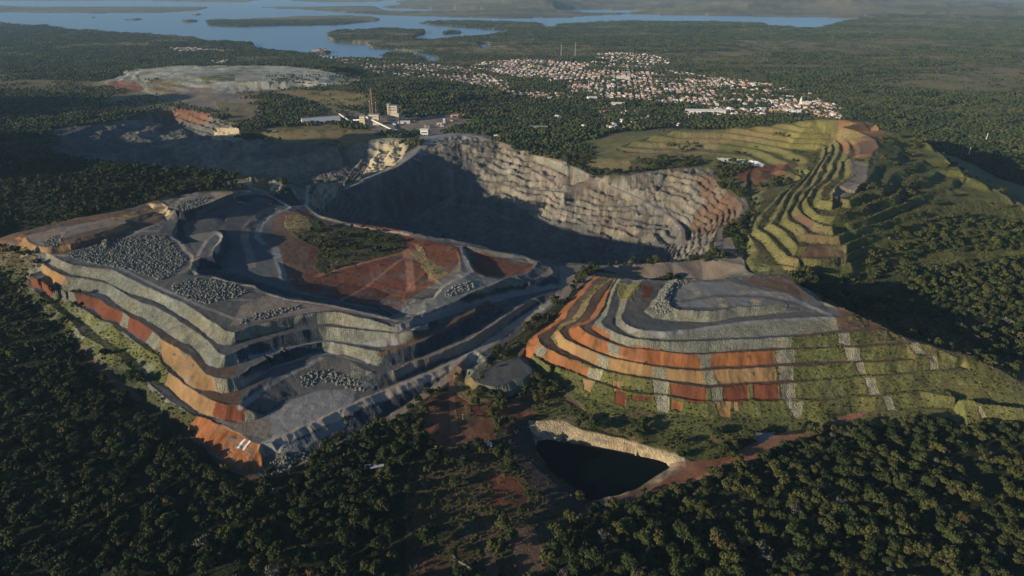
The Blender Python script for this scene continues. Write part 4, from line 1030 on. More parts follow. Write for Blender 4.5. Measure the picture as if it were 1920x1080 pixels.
def ground_material():
    m, nt, b = new_mat('ground_cover')
    L = nt.links.new
    col = N(nt, 'ShaderNodeAttribute', attribute_name='cover')
    msk = N(nt, 'ShaderNodeAttribute', attribute_name='grain')
    sep = N(nt, 'ShaderNodeSeparateColor')
    L(msk.outputs['Color'], sep.inputs[0])
    geo = N(nt, 'ShaderNodeNewGeometry')
    vor = N(nt, 'ShaderNodeTexVoronoi', feature='F1')
    vor.inputs['Scale'].default_value = 0.95
    L(geo.outputs['Position'], vor.inputs['Vector'])
    vor2 = N(nt, 'ShaderNodeTexVoronoi', feature='F1')
    vor2.inputs['Scale'].default_value = 0.21
    L(geo.outputs['Position'], vor2.inputs['Vector'])
    n1 = N(nt, 'ShaderNodeTexNoise')
    n1.inputs['Scale'].default_value = 0.33
    n1.inputs['Detail'].default_value = 5
    n1.inputs['Roughness'].default_value = 0.7
    L(geo.outputs['Position'], n1.inputs['Vector'])
    sc = N(nt, 'ShaderNodeSeparateColor')
    L(vor.outputs['Color'], sc.inputs[0])
    sc2 = N(nt, 'ShaderNodeSeparateColor')
    L(vor2.outputs['Color'], sc2.inputs[0])
    # stones: light and dark blocks
    st = math_n(nt, 'MULTIPLY_ADD', sc.outputs[0], 0.5, 0.75)
    st2 = math_n(nt, 'MULTIPLY_ADD', sc2.outputs[1], 0.35, 0.83)
    st = math_n(nt, 'MULTIPLY', st, st2)
    st = math_n(nt, 'ADD', 1.0, math_n(nt, 'MULTIPLY', math_n(nt, 'SUBTRACT', st, 1.0), sep.outputs[0]))
    # tussocks
    tu = math_n(nt, 'MULTIPLY_ADD', n1.outputs['Fac'], 2.2, -0.1)
    tu = math_n(nt, 'ADD', 1.0, math_n(nt, 'MULTIPLY', math_n(nt, 'SUBTRACT', tu, 1.0), math_n(nt, 'MULTIPLY', sep.outputs[1], 0.85)))
    gen = math_n(nt, 'MULTIPLY_ADD', n1.outputs['Fac'], 0.5, 0.75)
    f = math_n(nt, 'MULTIPLY', math_n(nt, 'MULTIPLY', st, tu), gen)
    cx = N(nt, 'ShaderNodeCombineColor')
    for i in range(3):
        L(f, cx.inputs[i])
    out = mixcol(nt, col.outputs['Color'], cx.outputs[0], 1.0)
    L(out, b.inputs['Base Color'])
    # relief: stones and tussocks
    hgt = math_n(nt, 'ADD', math_n(nt, 'MULTIPLY', math_n(nt, 'SUBTRACT', 0.6, vor.outputs['Distance']), math_n(nt, 'MULTIPLY_ADD', sep.outputs[0], 1.3, 0.08)),
                 math_n(nt, 'MULTIPLY', n1.outputs['Fac'], math_n(nt, 'MULTIPLY_ADD', sep.outputs[1], 2.6, 0.35)))
    bump = N(nt, 'ShaderNodeBump')
    bump.inputs['Strength'].default_value = 0.8
    bump.inputs['Distance'].default_value = 1.0
    L(hgt, bump.inputs['Height'])
    L(bump.outputs[0], b.inputs['Normal'])
    return m


MAT_GROUND = ground_material()

# ------------------------------------------------------------------ ground objects, cut along the outlines of the worked areas
REGION = np.zeros((NR, NC), np.int8)
for i, M in enumerate((M_LD, M_RD, M_PIT, M_P2, M_HILL, M_POND, M_TAIL)):
    REGION[M] = i + 1
REGION[M_PIT] = 3
REGION[M_P2] = 4
quad = REGION[:-1, :-1]
IDX = np.arange(NR * NC).reshape(NR, NC)
Q = np.stack([IDX[:-1, :-1], IDX[1:, :-1], IDX[1:, 1:], IDX[:-1, 1:]], -1)
if YR[1] > YR[0]:
    Q = Q[..., ::-1]
XYZ = np.stack([GX, GY, Z], -1).reshape(-1, 3)
# analytic normals, shared across the cuts
NRM = np.stack([-GZX, -GZY, np.ones_like(Z)], -1)


def props(o, label, cat, kind=None, group=None):
    o['label'] = label
    o['category'] = cat
    if kind:
        o['kind'] = kind
    if group:
        o['group'] = group
    return o


def grid_object(name, sel, mat):
    q = Q[sel].reshape(-1, 4)
    used, inv = np.unique(q, return_inverse=True)
    q = inv.reshape(-1, 4)
    me = bpy.data.meshes.new(name)
    me.vertices.add(len(used))
    me.vertices.foreach_set('co', XYZ[used].astype(np.float32).ravel())
    me.loops.add(q.size)
    me.loops.foreach_set('vertex_index', q.ravel().astype(np.int32))
    me.polygons.add(len(q))
    me.polygons.foreach_set('loop_start', np.arange(0, q.size, 4, dtype=np.int32))
    me.polygons.foreach_set('use_smooth', np.ones(len(q), bool))
    me.update(calc_edges=True)
    for nm, A in (('cover', C), ('grain', MSK)):
        at = me.attributes.new(nm, 'FLOAT_COLOR', 'POINT')
        col = np.ones((len(used), 4), np.float32)
        col[:, :3] = A.reshape(-1, 3)[used]
        at.data.foreach_set('color', col.ravel())
    me.materials.append(mat)
    o = bpy.data.objects.new(name, me)
    COL.objects.link(o)
    return o


names = [('ground', 'forest floor, scrub, red clearings and open plain around the mine', 'ground'),
         ('waste_dump', 'grey stepped waste rock dump west of the road junction, with red bowl behind', 'mine dump'),
         ('waste_dump', 'stepped dump with bright orange and tan benches and a flat grey top', 'mine dump'),
         ('open_pit', 'huge terraced open pit of pale rock, its near half in shadow', 'open pit'),
         ('open_pit', 'smaller shaded pit to the west, below the pale tailings heap', 'open pit'),
         ('terraced_hill', 'grass covered dump hill with wavy contour terraces and red top', 'hill'),
         ('pit_rim', 'cream rock rim and dark banks around the black pond', 'pit'),
         ('tailings_heap', 'long pale grey tailings heap in the distance before the lake', 'mine dump')]
GROUND = []
for i, (nm, lb, ct) in enumerate(names):
    GROUND.append(props(grid_object(nm, quad == i, MAT_GROUND), lb, ct, 'structure'))


# water sheets
def water_mat(name, rgb, rough, bump, spec=0.5):
    m, nt, b = new_mat(name)
    b.inputs['Base Color'].default_value = (*rgb, 1)
    b.inputs['Roughness'].default_value = rough
    b.inputs['Specular IOR Level'].default_value = spec
    nz = N(nt, 'ShaderNodeTexNoise')
    nz.inputs['Scale'].default_value = bump
    nz.inputs['Detail'].default_value = 4
    geo = N(nt, 'ShaderNodeNewGeometry')
    nt.links.new(geo.outputs['Position'], nz.inputs['Vector'])
    bp = N(nt, 'ShaderNodeBump')
    bp.inputs['Strength'].default_value = 0.25
    nt.links.new(nz.outputs['Fac'], bp.inputs['Height'])
    nt.links.new(bp.outputs[0], b.inputs['Normal'])
    return m


def sheet(name, pts, z, mat):
    me = bpy.data.meshes.new(name)
    me.from_pydata([(x, y, z) for x, y in pts], [], [list(range(len(pts)))])
    me.materials.append(mat)
    o = bpy.data.objects.new(name, me)
    COL.objects.link(o)
    return o


props(sheet('lake', [(-70000, 3600), (70000, 3600), (70000, 74000), (-70000, 74000)], LAKE_Z, water_mat('lake_water', (.10, .175, .26), .22, .02)),
      'wide blue lake with islands and inlets across the distance', 'lake', 'structure')
_u = 0
pw = [W(u + (u - 1130) * 0.04, v + (v - 880) * 0.06, -10) for u, v in POND]
props(sheet('pond', pw, -10.0, water_mat('pond_water', (.003, .006, .006), .12, .3, .03)), 'black still water filling the small pit in front', 'pond', 'structure')

# ------------------------------------------------------------------ vegetation


def leaf_mat(name, lo, hi, hue_var=0.5):
    m, nt, b = new_mat(name)
    L = nt.links.new
    oi = N(nt, 'ShaderNodeObjectInfo')
    geo = N(nt, 'ShaderNodeNewGeometry')
    nz = N(nt, 'ShaderNodeTexNoise')
    nz.inputs['Scale'].default_value = 0.011
    nz.inputs['Detail'].default_value = 3
    L(geo.outputs['Position'], nz.inputs['Vector'])
    rp = N(nt, 'ShaderNodeValToRGB')
    e = rp.color_ramp.elements
    e[0].color, e[1].color = (*lo, 1), (*hi, 1)
    e[0].position, e[1].position = 0.15, 0.95
    f = math_n(nt, 'MULTIPLY_ADD', oi.outputs['Random'], 0.6, math_n(nt, 'MULTIPLY_ADD', nz.outputs['Fac'], 1.1, -0.35))
    pi = math_n(nt, 'MULTIPLY', geo.outputs['Random Per Island'], 0.25)
    L(math_n(nt, 'ADD', f, math_n(nt, 'SUBTRACT', pi, 0.1)), rp.inputs[0])
    L(rp.outputs[0], b.inputs['Base Color'])
    b.inputs['Roughness'].default_value = 0.85
    return m


MAT_LEAF = leaf_mat('leaves', (.016, .026, .008), (.052, .065, .018))
MAT_LEAF_OLIVE = leaf_mat('olive_leaves', (.035, .042, .013), (.078, .077, .022))
MAT_LEAF_RUST = leaf_mat('rusty_leaves', (.075, .05, .018), (.13, .08, .028))
MAT_LEAF_BARE = leaf_mat('grey_twigs', (.09, .085, .065), (.16, .15, .11))
MAT_SHRUB = leaf_mat('shrub_leaves', (.065, .062, .018), (.15, .128, .036))
MAT_BARK, _nt, _b = new_mat('bark')
_b.inputs['Base Color'].default_value = (.085, .07, .055, 1)


def crown_mesh(name, mat, seed, lumps, leaves, leaf, flat=0.8, core=True):
    """foliage of unit radius standing on z = 0: leaf clumps scattered over several lobes"""
    r = np.random.default_rng(seed)
    vs, fs = [], []
    lobes = []
    for i in range(lumps):
        a, q = r.uniform(0, 2 * math.pi), math.sqrt(r.uniform(0, 1)) * 0.62
        lobes.append((q * math.cos(a), q * math.sin(a), r.uniform(0.45, 1.05) * flat * (1.15 - 0.5 * q), r.uniform(0.28, 0.5)))
    tot = sum(l[3] ** 2 for l in lobes)
    for lx, ly, lz, lr in lobes:
        if core:
            bm = bmesh.new()
            bmesh.ops.create_icosphere(bm, subdivisions=1, radius=lr * 0.72)
            o = len(vs)
            for v in bm.verts:
                k = 1 + r.uniform(-0.2, 0.2)
                vs.append((lx + v.co.x * k, ly + v.co.y * k, lz + v.co.z * k * 0.85))
            fs += [tuple(o + v.index for v in f.verts) for f in bm.faces]
            bm.free()
        for _ in range(int(leaves * lr ** 2 / tot)):
            d = r.normal(size=3)
            d[2] = abs(d[2]) * 1.0 if r.random() < 0.75 else d[2]
            d /= np.linalg.norm(d)
            p = np.array((lx, ly, lz)) + d * lr * r.uniform(0.72, 1.12) * np.array((1, 1, 0.85))
            nrm = d + r.normal(size=3) * 0.55
            nrm /= np.linalg.norm(nrm)
            t = np.cross(nrm, r.normal(size=3))
            t /= np.linalg.norm(t)
            s = np.cross(nrm, t)
            k = leaf * r.uniform(0.6, 1.35)
            o = len(vs)
            for a2, b2 in ((-1, -.7), (.9, -.8), (1, .6), (-.3, 1)):
                vs.append(tuple(p + t * a2 * k + s * b2 * k * r.uniform(.7, 1.1)))
            fs.append((o, o + 1, o + 2, o + 3))
    me = bpy.data.meshes.new(name)
    me.from_pydata(vs, [], fs)
    me.materials.append(mat)
    return me


def trunk_mesh(name, seed, h):
    """tapered trunk with three rising limbs, unit crown radius"""
    r = np.random.default_rng(seed)
    vs, fs = [], []

    def limb(a, b, ra, rb):
        a, b = np.array(a, float), np.array(b, float)
        d = (b - a) / np.linalg.norm(b - a)
        u = np.cross(d, (0.3, 1, 0.1))
        u /= np.linalg.norm(u)
        w = np.cross(d, u)
        o = len(vs)
        for c, q in ((a, ra), ((a + b) / 2 + r.normal(size=3) * 0.02, (ra + rb) / 2), (b, rb)):
            for k in range(6):
                an = k * math.pi / 3
                vs.append(tuple(c + u * q * math.cos(an) + w * q * math.sin(an)))
        for s in (0, 6):
            for k in range(6):
                fs.append((o + s + k, o + s + (k + 1) % 6, o + s + 6 + (k + 1) % 6, o + s + 6 + k))
    limb((0, 0, -0.25), (0.03, 0.02, h * 0.55), .075, .05)
    for k in range(3):
        a = k * 2.1 + r.uniform(0, 1)
        limb((0.03, 0.02, h * 0.5), (0.5 * math.cos(a), 0.5 * math.sin(a), h * r.uniform(.85, 1.1)), .04, .015)
    me = bpy.data.meshes.new(name)
    me.from_pydata(vs, [], fs)
    me.materials.append(MAT_BARK)
    return me


KINDS = [  # label words, crown mesh, share
    ('dark green broad-crowned tree', crown_mesh('crown_broad', MAT_LEAF, 1, 9, 520, .105, .75), .26),
    ('dark green lobed tree', crown_mesh('crown_lobed', MAT_LEAF, 2, 13, 560, .095, .95), .24),
    ('dark green small round tree', crown_mesh('crown_round', MAT_LEAF, 3, 6, 420, .12, 1.05), .16),
    ('olive green spreading tree', crown_mesh('crown_spreading', MAT_LEAF_OLIVE, 4, 11, 520, .10, .7), .16),
    ('olive green upright tree', crown_mesh('crown_upright', MAT_LEAF_OLIVE, 5, 8, 460, .105, 1.25), .12),
    ('rust brown leaved tree', crown_mesh('crown_rust', MAT_LEAF_RUST, 6, 8, 420, .10, .85), .010),
    ('pale grey half-bare tree', crown_mesh('crown_bare', MAT_LEAF_BARE, 7, 7, 170, .07, .9, core=False), .035),
]
TRUNKS = [trunk_mesh('trunk_%d' % i, 20 + i, 0.95) for i in range(3)]
LODS = [crown_mesh('crown_mid', MAT_LEAF, 31, 6, 120, .19, .85), crown_mesh('crown_mid_lobed', MAT_LEAF, 32, 8, 130, .18, .95),
        crown_mesh('crown_mid_round', MAT_LEAF, 33, 5, 100, .21, 1.0), crown_mesh('crown_mid_olive', MAT_LEAF_OLIVE, 34, 7, 120, .19, .85), crown_mesh('crown_mid_pale', MAT_LEAF_BARE, 35, 6, 70, .14, .9, core=False)]
SHRUBS = [crown_mesh('shrub_mid', MAT_SHRUB, 41, 4, 46, .26, .7), crown_mesh('shrub_mid_olive', MAT_LEAF_OLIVE, 42, 3, 40, .28, .8)]


def patch_mesh(name, seed, n, size, mat):
    """a piece of distant canopy: many small rough crowns"""
    r = np.random.default_rng(seed)
    vs, fs = [], []
    bm = bmesh.new()
    bmesh.ops.create_icosphere(bm, subdivisions=1, radius=1.0)
    co = np.array([v.co for v in bm.verts])
    tri = np.array([[v.index for v in f.verts] for f in bm.faces])
    bm.free()
    for _ in range(n):
        c = np.array((r.uniform(-.5, .5) * size, r.uniform(-.5, .5) * size, 0))
        R = r.uniform(2.4, 5.2)
        h = R * r.uniform(.8, 1.5)
        p = co * (1 + r.uniform(-.28, .28, (len(co), 1))) * np.array((R, R, R * r.uniform(.7, 1.0)))
        p = p + c + np.array((0, 0, h))
        fs.append(tri + sum(len(q) for q in vs))
        vs.append(p)
    V, F = np.vstack(vs), np.vstack(fs)
    me = bpy.data.meshes.new(name)
    me.from_pydata(V.tolist(), [], F.tolist())
    me.materials.append(mat)
    return me


PATCHES = [patch_mesh('canopy_dense', 51, 52, 50, MAT_LEAF), patch_mesh('canopy_mixed', 52, 44, 50, MAT_LEAF), patch_mesh('canopy_olive', 53, 40, 50, MAT_LEAF_OLIVE),
           patch_mesh('canopy_sparse', 54, 11, 50, MAT_LEAF), patch_mesh('canopy_sparse_olive', 55, 8, 50, MAT_LEAF_OLIVE)]

# tree positions: jittered lattice thinned by the density of the land cover
FORC = np.clip(FOR, 0, 1)


def scatter(y0, y1, sp, dens, seed, margin=1.12):
    r = np.random.default_rng(seed)
    ys = np.arange(y0, y1, sp)
    out = []
    for y in ys:
        w = margin * (CP * y + SP * CAM_H)
        xs = np.arange(-w, w, sp)
        out.append(np.stack([xs, np.full_like(xs, y)], 1))
    p = np.vstack(out)
    p += r.uniform(-.5, .5, p.shape) * sp
    d = samp(dens, p[:, 0], p[:, 1])
    k = r.random(len(p)) < d
    p = p[k]
    z = samp(Z, p[:, 0], p[:, 1])
    return np.column_stack([p, z])


near = scatter(300, 640, 6.4, FORC * np.clip(0.72 + 0.75 * fbm(GX, GY, 26, 3, 701), 0.08, 1), 71)
mid = scatter(640, 1650, 7.4, FORC * np.clip(0.75 + 0.7 * fbm(GX, GY, 34, 3, 702), 0.1, 1), 72)
# the three hundred trees that stand largest in the picture, each one an object
a_, b_ = near[:, 0] / (CP * near[:, 1] + SP * (CAM_H - near[:, 2])), None
vis = (np.abs(a_) < 0.755) & (near[:, 1] > 366)
dist = np.where(vis, np.hypot(near[:, 0], np.hypot(near[:, 1], CAM_H - near[:, 2])), 1e9)
order = np.argsort(dist)
chosen, rest = order[:300], np.ones(len(near), bool)
rest[chosen] = False


def empty(name, loc, rz=0.0):
    o = bpy.data.objects.new(name, None)
    COL.objects.link(o)
    o.location = loc
    o.rotation_euler = (0, 0, rz)
    o.empty_display_size = 1
    return o


def child(name, me, parent, loc=(0, 0, 0), scale=(1, 1, 1), rot=(0, 0, 0)):
    o = bpy.data.objects.new(name, me)
    COL.objects.link(o)
    o.parent = parent
    o.location, o.scale, o.rotation_euler = loc, scale, rot
    return o


def where_words(x, y):
    u = 960 + FPX * x / (CP * y + SP * CAM_H)
    if u < 330:
        return 'in the forest below the left dump, near the left edge'
    if u < 735:
        return 'in the forest left of the dark firebreak'
    if u < 1040:
        return 'in the scrub strip along the dirt road'
    if u < 1400:
        return 'in the forest in front of the black pond'
    return 'in the forest near the right edge, below the grassy benches'


TREE_RNG = np.random.default_rng(77)
kinds_p = np.array([k[2] for k in KINDS])
kinds_p /= kinds_p.sum()
TREE_N = 0
for i in chosen:
    x, y, z = near[i]
    k = TREE_RNG.choice(len(KINDS), p=kinds_p)
    s = (2.3 + 6.0 * TREE_RNG.random() ** 2.0) * (0.75 if k == 2 else 1)
    t = empty('forest_tree', (x, y, z - 0.3), TREE_RNG.uniform(0, 6.28))
    hz = s * TREE_RNG.uniform(.5, .9)
    child('crown', KINDS[k][1], t, (0, 0, hz), (s, s, s * TREE_RNG.uniform(.85, 1.2)))
    child('trunk', TRUNKS[TREE_N % 3], t, (0, 0, 0), (s, s, (hz + s * .6) / 0.95))
    props(t, KINDS[k][0] + ' ' + where_words(x, y), 'tree', None, KINDS[k][0] + 's ' + where_words(x, y))
    TREE_N += 1


def instancer(name, P, S, R, K, meshes, label, cat):
    """one object that repeats a few plants over many points"""
    me = bpy.data.meshes.new(name)
    me.vertices.add(len(P))
    me.vertices.foreach_set('co', np.asarray(P, np.float32).ravel())
    for nm, ty, A in (('size', 'FLOAT', S), ('turn', 'FLOAT', R), ('kind', 'INT', K)):
        at = me.attributes.new(nm, ty, 'POINT')
        at.data.foreach_set('value', np.asarray(A, np.int32 if ty == 'INT' else np.float32))
    o = bpy.data.objects.new(name, me)
    COL.objects.link(o)
    ng = bpy.data.node_groups.new(name, 'GeometryNodeTree')
    ng.interface.new_socket('Geometry', in_out='INPUT', socket_type='NodeSocketGeometry')
    ng.interface.new_socket('Geometry', in_out='OUTPUT', socket_type='NodeSocketGeometry')
    gi, go = ng.nodes.new('NodeGroupInput'), ng.nodes.new('NodeGroupOutput')
    jn = ng.nodes.new('GeometryNodeJoinGeometry')

    def attr(nm, ty):
        n = ng.nodes.new('GeometryNodeInputNamedAttribute')
        n.data_type = ty
        n.inputs['Name'].default_value = nm
        return n.outputs['Attribute']
    size, turn, kind = attr('size', 'FLOAT'), attr('turn', 'FLOAT'), attr('kind', 'INT')
    cx = ng.nodes.new('ShaderNodeCombineXYZ')
    ng.links.new(turn, cx.inputs['Z'])
    for k, m in enumerate(meshes):
        src = bpy.data.objects.new(m.name, m)
        oi = ng.nodes.new('GeometryNodeObjectInfo')
        oi.inputs['Object'].default_value = src
        oi.inputs['As Instance'].default_value = True
        cmp = ng.nodes.new('FunctionNodeCompare')
        cmp.data_type, cmp.operation = 'INT', 'EQUAL'
        ng.links.new(kind, cmp.inputs[2])
        cmp.inputs[3].default_value = k
        ip = ng.nodes.new('GeometryNodeInstanceOnPoints')
        ng.links.new(gi.outputs[0], ip.inputs['Points'])
        ng.links.new(cmp.outputs[0], ip.inputs['Selection'])
        ng.links.new(oi.outputs['Geometry'], ip.inputs['Instance'])
        ng.links.new(cx.outputs[0], ip.inputs['Rotation'])
        ng.links.new(size, ip.inputs['Scale'])
        ng.links.new(ip.outputs[0], jn.inputs[0])
    ng.links.new(jn.outputs[0], go.inputs[0])
    md = o.modifiers.new('repeat', 'NODES')
    md.node_group = ng
    return props(o, label, cat, 'stuff')


rr = np.random.default_rng(81)
nn = near[rest]
P = np.vstack([nn + np.array([0, 0, 2.0]), mid + np.array([0, 0, 1.5])])
full = np.arange(len(P)) < len(nn)
K = np.where(full, rr.choice(len(KINDS), len(P), p=kinds_p), len(KINDS) + rr.choice(5, len(P), p=[.28, .26, .2, .22, .04]))
swap = (P[:, 0] > 0) & (rr.random(len(P)) < .28)          # lighter, olive toned woods on the east side
K = np.where(swap & full, 3 + rr.integers(0, 2, len(P)), np.where(swap, len(KINDS) + 3, K))
instancer('forest', P, 2.1 + 6.2 * rr.random(len(P)) ** 2.1, rr.uniform(0, 6.28, len(P)), K, [k[1] for k in KINDS] + LODS,
          'dark broadleaf forest surrounding the mine on all sides', 'forest')
# distant canopy
pf = []
for y0, y1, sp in ((1650, 4200, 42), (4200, 8200, 50)):
    pf.append(scatter(y0, y1, sp, np.ones_like(Z), int(sp)))
pf = np.vstack(pf)
fd = samp(FORC, pf[:, 0], pf[:, 1]) + rr.uniform(-.12, .12, len(pf))
dense = fd > 0.55
sparse = (fd > 0.12) & ~dense
K = np.where(dense, rr.choice(3, len(pf), p=[.4, .35, .25]), 3 + rr.integers(0, 2, len(pf)))
sel = dense | sparse
instancer('distant_forest', pf[sel], rr.uniform(.85, 1.2, sel.sum()), rr.uniform(0, 6.28, sel.sum()), K[sel], PATCHES,
          'hazy woodland spreading from the mine past the town to the lake', 'forest')
# shrubs on the scrubby ground and planted benches
ps = scatter(330, 1150, 3.1, np.clip(SHR, 0, 1), 91)
instancer('shrubs', ps, rr.uniform(.5, 1.5, len(ps)), rr.uniform(0, 6.28, len(ps)), rr.integers(0, 2, len(ps)), SHRUBS,
          'scrubby bushes on the old benches, verges and dirt clearings', 'shrubs')
print('trees', len(near), len(mid), 'patches', sel.sum(), 'shrubs', len(ps))

# ------------------------------------------------------------------ dumped rock heaps
MAT_ROCK, nt_, b_ = new_mat('dumped_rock')
geo_ = N(nt_, 'ShaderNodeNewGeometry')
v_ = N(nt_, 'ShaderNodeTexVoronoi')
v_.inputs['Scale'].default_value = 0.8
nt_.links.new(geo_.outputs['Position'], v_.inputs['Vector'])
rp_ = N(nt_, 'ShaderNodeValToRGB')
rp_.color_ramp.elements[0].color = (.06, .066, .064, 1)
rp_.color_ramp.elements[1].color = (.20, .20, .165, 1)
s_ = N(nt_, 'ShaderNodeSeparateColor')
nt_.links.new(v_.outputs['Color'], s_.inputs[0])
nt_.links.new(math_n(nt_, 'MULTIPLY_ADD', geo_.outputs['Random Per Island'], 0.5, math_n(nt_, 'MULTIPLY', s_.outputs[0], 0.5)), rp_.inputs[0])
nt_.links.new(rp_.outputs[0], b_.inputs['Base Color'])
HEAPS = [
    ('field of grey tipped rock heaps on the upper plateau of the west dump', [(124, 476), (165, 464), (235, 446), (262, 442), (310, 442), (322, 457), (343, 480), (352, 486), (330, 510), (303, 527), (270, 514), (235, 504), (190, 496), (150, 489)], 3.5, 1.9),
    ('patch of grey rock heaps on the plateau below the round turning pad', [(325, 532), (370, 522), (430, 530), (468, 546), (440, 560), (385, 570), (350, 560), (322, 542)], 3.5, 1.9),
    ('narrow row of grey rock heaps near the plateau front edge', [(447, 603), (480, 588), (560, 573), (563, 578), (500, 597), (452, 608)], 3.5, 1.8),
    ('curved band of dark rock heaps behind the lower grey pad', [(560, 716), (565, 702), (605, 692), (645, 700), (676, 722), (688, 736), (668, 731), (640, 722), (600, 714), (575, 728)], 3.5, 1.9),
    ('grey rock heaps on the far left plateau corner beside the forest', [(326, 394), (336, 378), (395, 369), (386, 380), (342, 397)], 3.5, 1.8),
    ('small brown rock heaps on the orange sided mound', [(74, 455), (106, 441), (116, 446), (120, 459), (96, 463)], 3.5, 1.3),
    ('pale rock heaps on the slurry pad beside the red bowl', [(830, 552), (852, 538), (885, 527), (894, 539), (870, 548), (842, 557)], 4.0, 2.0),
    ('coarse boulders at the foot of the left dump corner', [(486, 890), (498, 870), (530, 858), (585, 845), (592, 851), (560, 868), (510, 894)], 3.0, 1.5),
    ('pale boulders around the rim of the flat grey dump top', [(1222, 584), (1226, 568), (1245, 538), (1285, 523), (1290, 530), (1262, 546), (1258, 568), (1262, 582), (1240, 594)], 3.4, 1.4),
]
for lb, pts, sp, hh in HEAPS:
    Pw = sight(pts)[:, :2]
    x0, y0 = Pw.min(0)
    x1, y1 = Pw.max(0)
    gx, gy = np.meshgrid(np.arange(x0, x1, sp), np.arange(y0, y1, sp))
    gx, gy = gx.ravel(), gy.ravel()
    gx, gy = gx + rr.uniform(-.42, .42, gx.size) * sp, gy + rr.uniform(-.42, .42, gx.size) * sp
    k = inpoly(gx, gy, Pw) & (rr.random(gx.size) < 0.9)
    gx, gy = gx[k], gy[k]
    gz = samp(Z, gx, gy)
    vs, fs = [], []
    for x, y, z in zip(gx, gy, gz):
        h, w = hh * rr.uniform(.4, 1.3), sp * rr.uniform(.4, .85)
        o = len(vs)
        a0 = rr.uniform(0, 6.28)
        for ring, (q, hz) in enumerate(((1.0, -.4), (.68, .5), (.28, .92))):
            for j in range(7):
                a = a0 + j * 2 * math.pi / 7
                q2 = q * w * rr.uniform(.78, 1.2)
                vs.append((x + q2 * math.cos(a), y + q2 * math.sin(a), z + h * hz * rr.uniform(.85, 1.1)))
        vs.append((x, y, z + h))
        for ring in (0, 7):
            for j in range(7):
                fs.append((o + ring + j, o + ring + (j + 1) % 7, o + ring + 7 + (j + 1) % 7, o + ring + 7 + j))
        for j in range(7):
            fs.append((o + 14 + j, o + 14 + (j + 1) % 7, o + 21))
    me = bpy.data.meshes.new('rubble')
    me.from_pydata(vs, [], fs)
    me.materials.append(MAT_ROCK)
    o = bpy.data.objects.new('rubble', me)
    COL.objects.link(o)
    props(o, lb, 'rubble', 'stuff')

# ------------------------------------------------------------------ buildings, masts and machines


def flat_mat(name, rgb, rough=0.8, var=0.12, scale=0.4):
    m, nt, b = new_mat(name)
    geo = N(nt, 'ShaderNodeNewGeometry')
    nz = N(nt, 'ShaderNodeTexNoise')
    nz.inputs['Scale'].default_value = scale
    nz.inputs['Detail'].default_value = 4
    nt.links.new(geo.outputs['Position'], nz.inputs['Vector'])
    f = math_n(nt, 'MULTIPLY_ADD', nz.outputs['Fac'], 2 * var, 1 - var)
    cx = N(nt, 'ShaderNodeCombineColor')
    for i in range(3):
        nt.links.new(f, cx.inputs[i])
    nt.links.new(mixcol(nt, (*rgb, 1), cx.outputs[0], 1.0), b.inputs['Base Color'])
    b.inputs['Roughness'].default_value = rough
    return m


M_WHITE = flat_mat('white_wall', (.66, .63, .57))
M_CREAM = flat_mat('cream_wall', (.60, .50, .34))
M_PINK = flat_mat('pink_wall', (.52, .36, .28))
M_CONC = flat_mat('concrete', (.34, .33, .30))
M_TERRA = flat_mat('terracotta_tile', (.36, .19, .125))
M_METAL = flat_mat('pale_metal_roof', (.58, .57, .53), .6)
M_GREYROOF = flat_mat('grey_roof', (.25, .245, .235))
M_RUSTY = flat_mat('rusty_steel', (.20, .105, .07), .7)
M_DARK = flat_mat('dark_opening', (.03, .032, .035))
M_STEEL = flat_mat('steel', (.30, .30, .30), .5)
M_YELLOW = flat_mat('yellow_paint', (.50, .33, .03), .5)
M_RED = flat_mat('red_paint', (.42, .06, .04), .5)
M_TYRE = flat_mat('rubber', (.025, .025, .025))
M_GLASS = flat_mat('window_glass', (.04, .05, .06), .15)


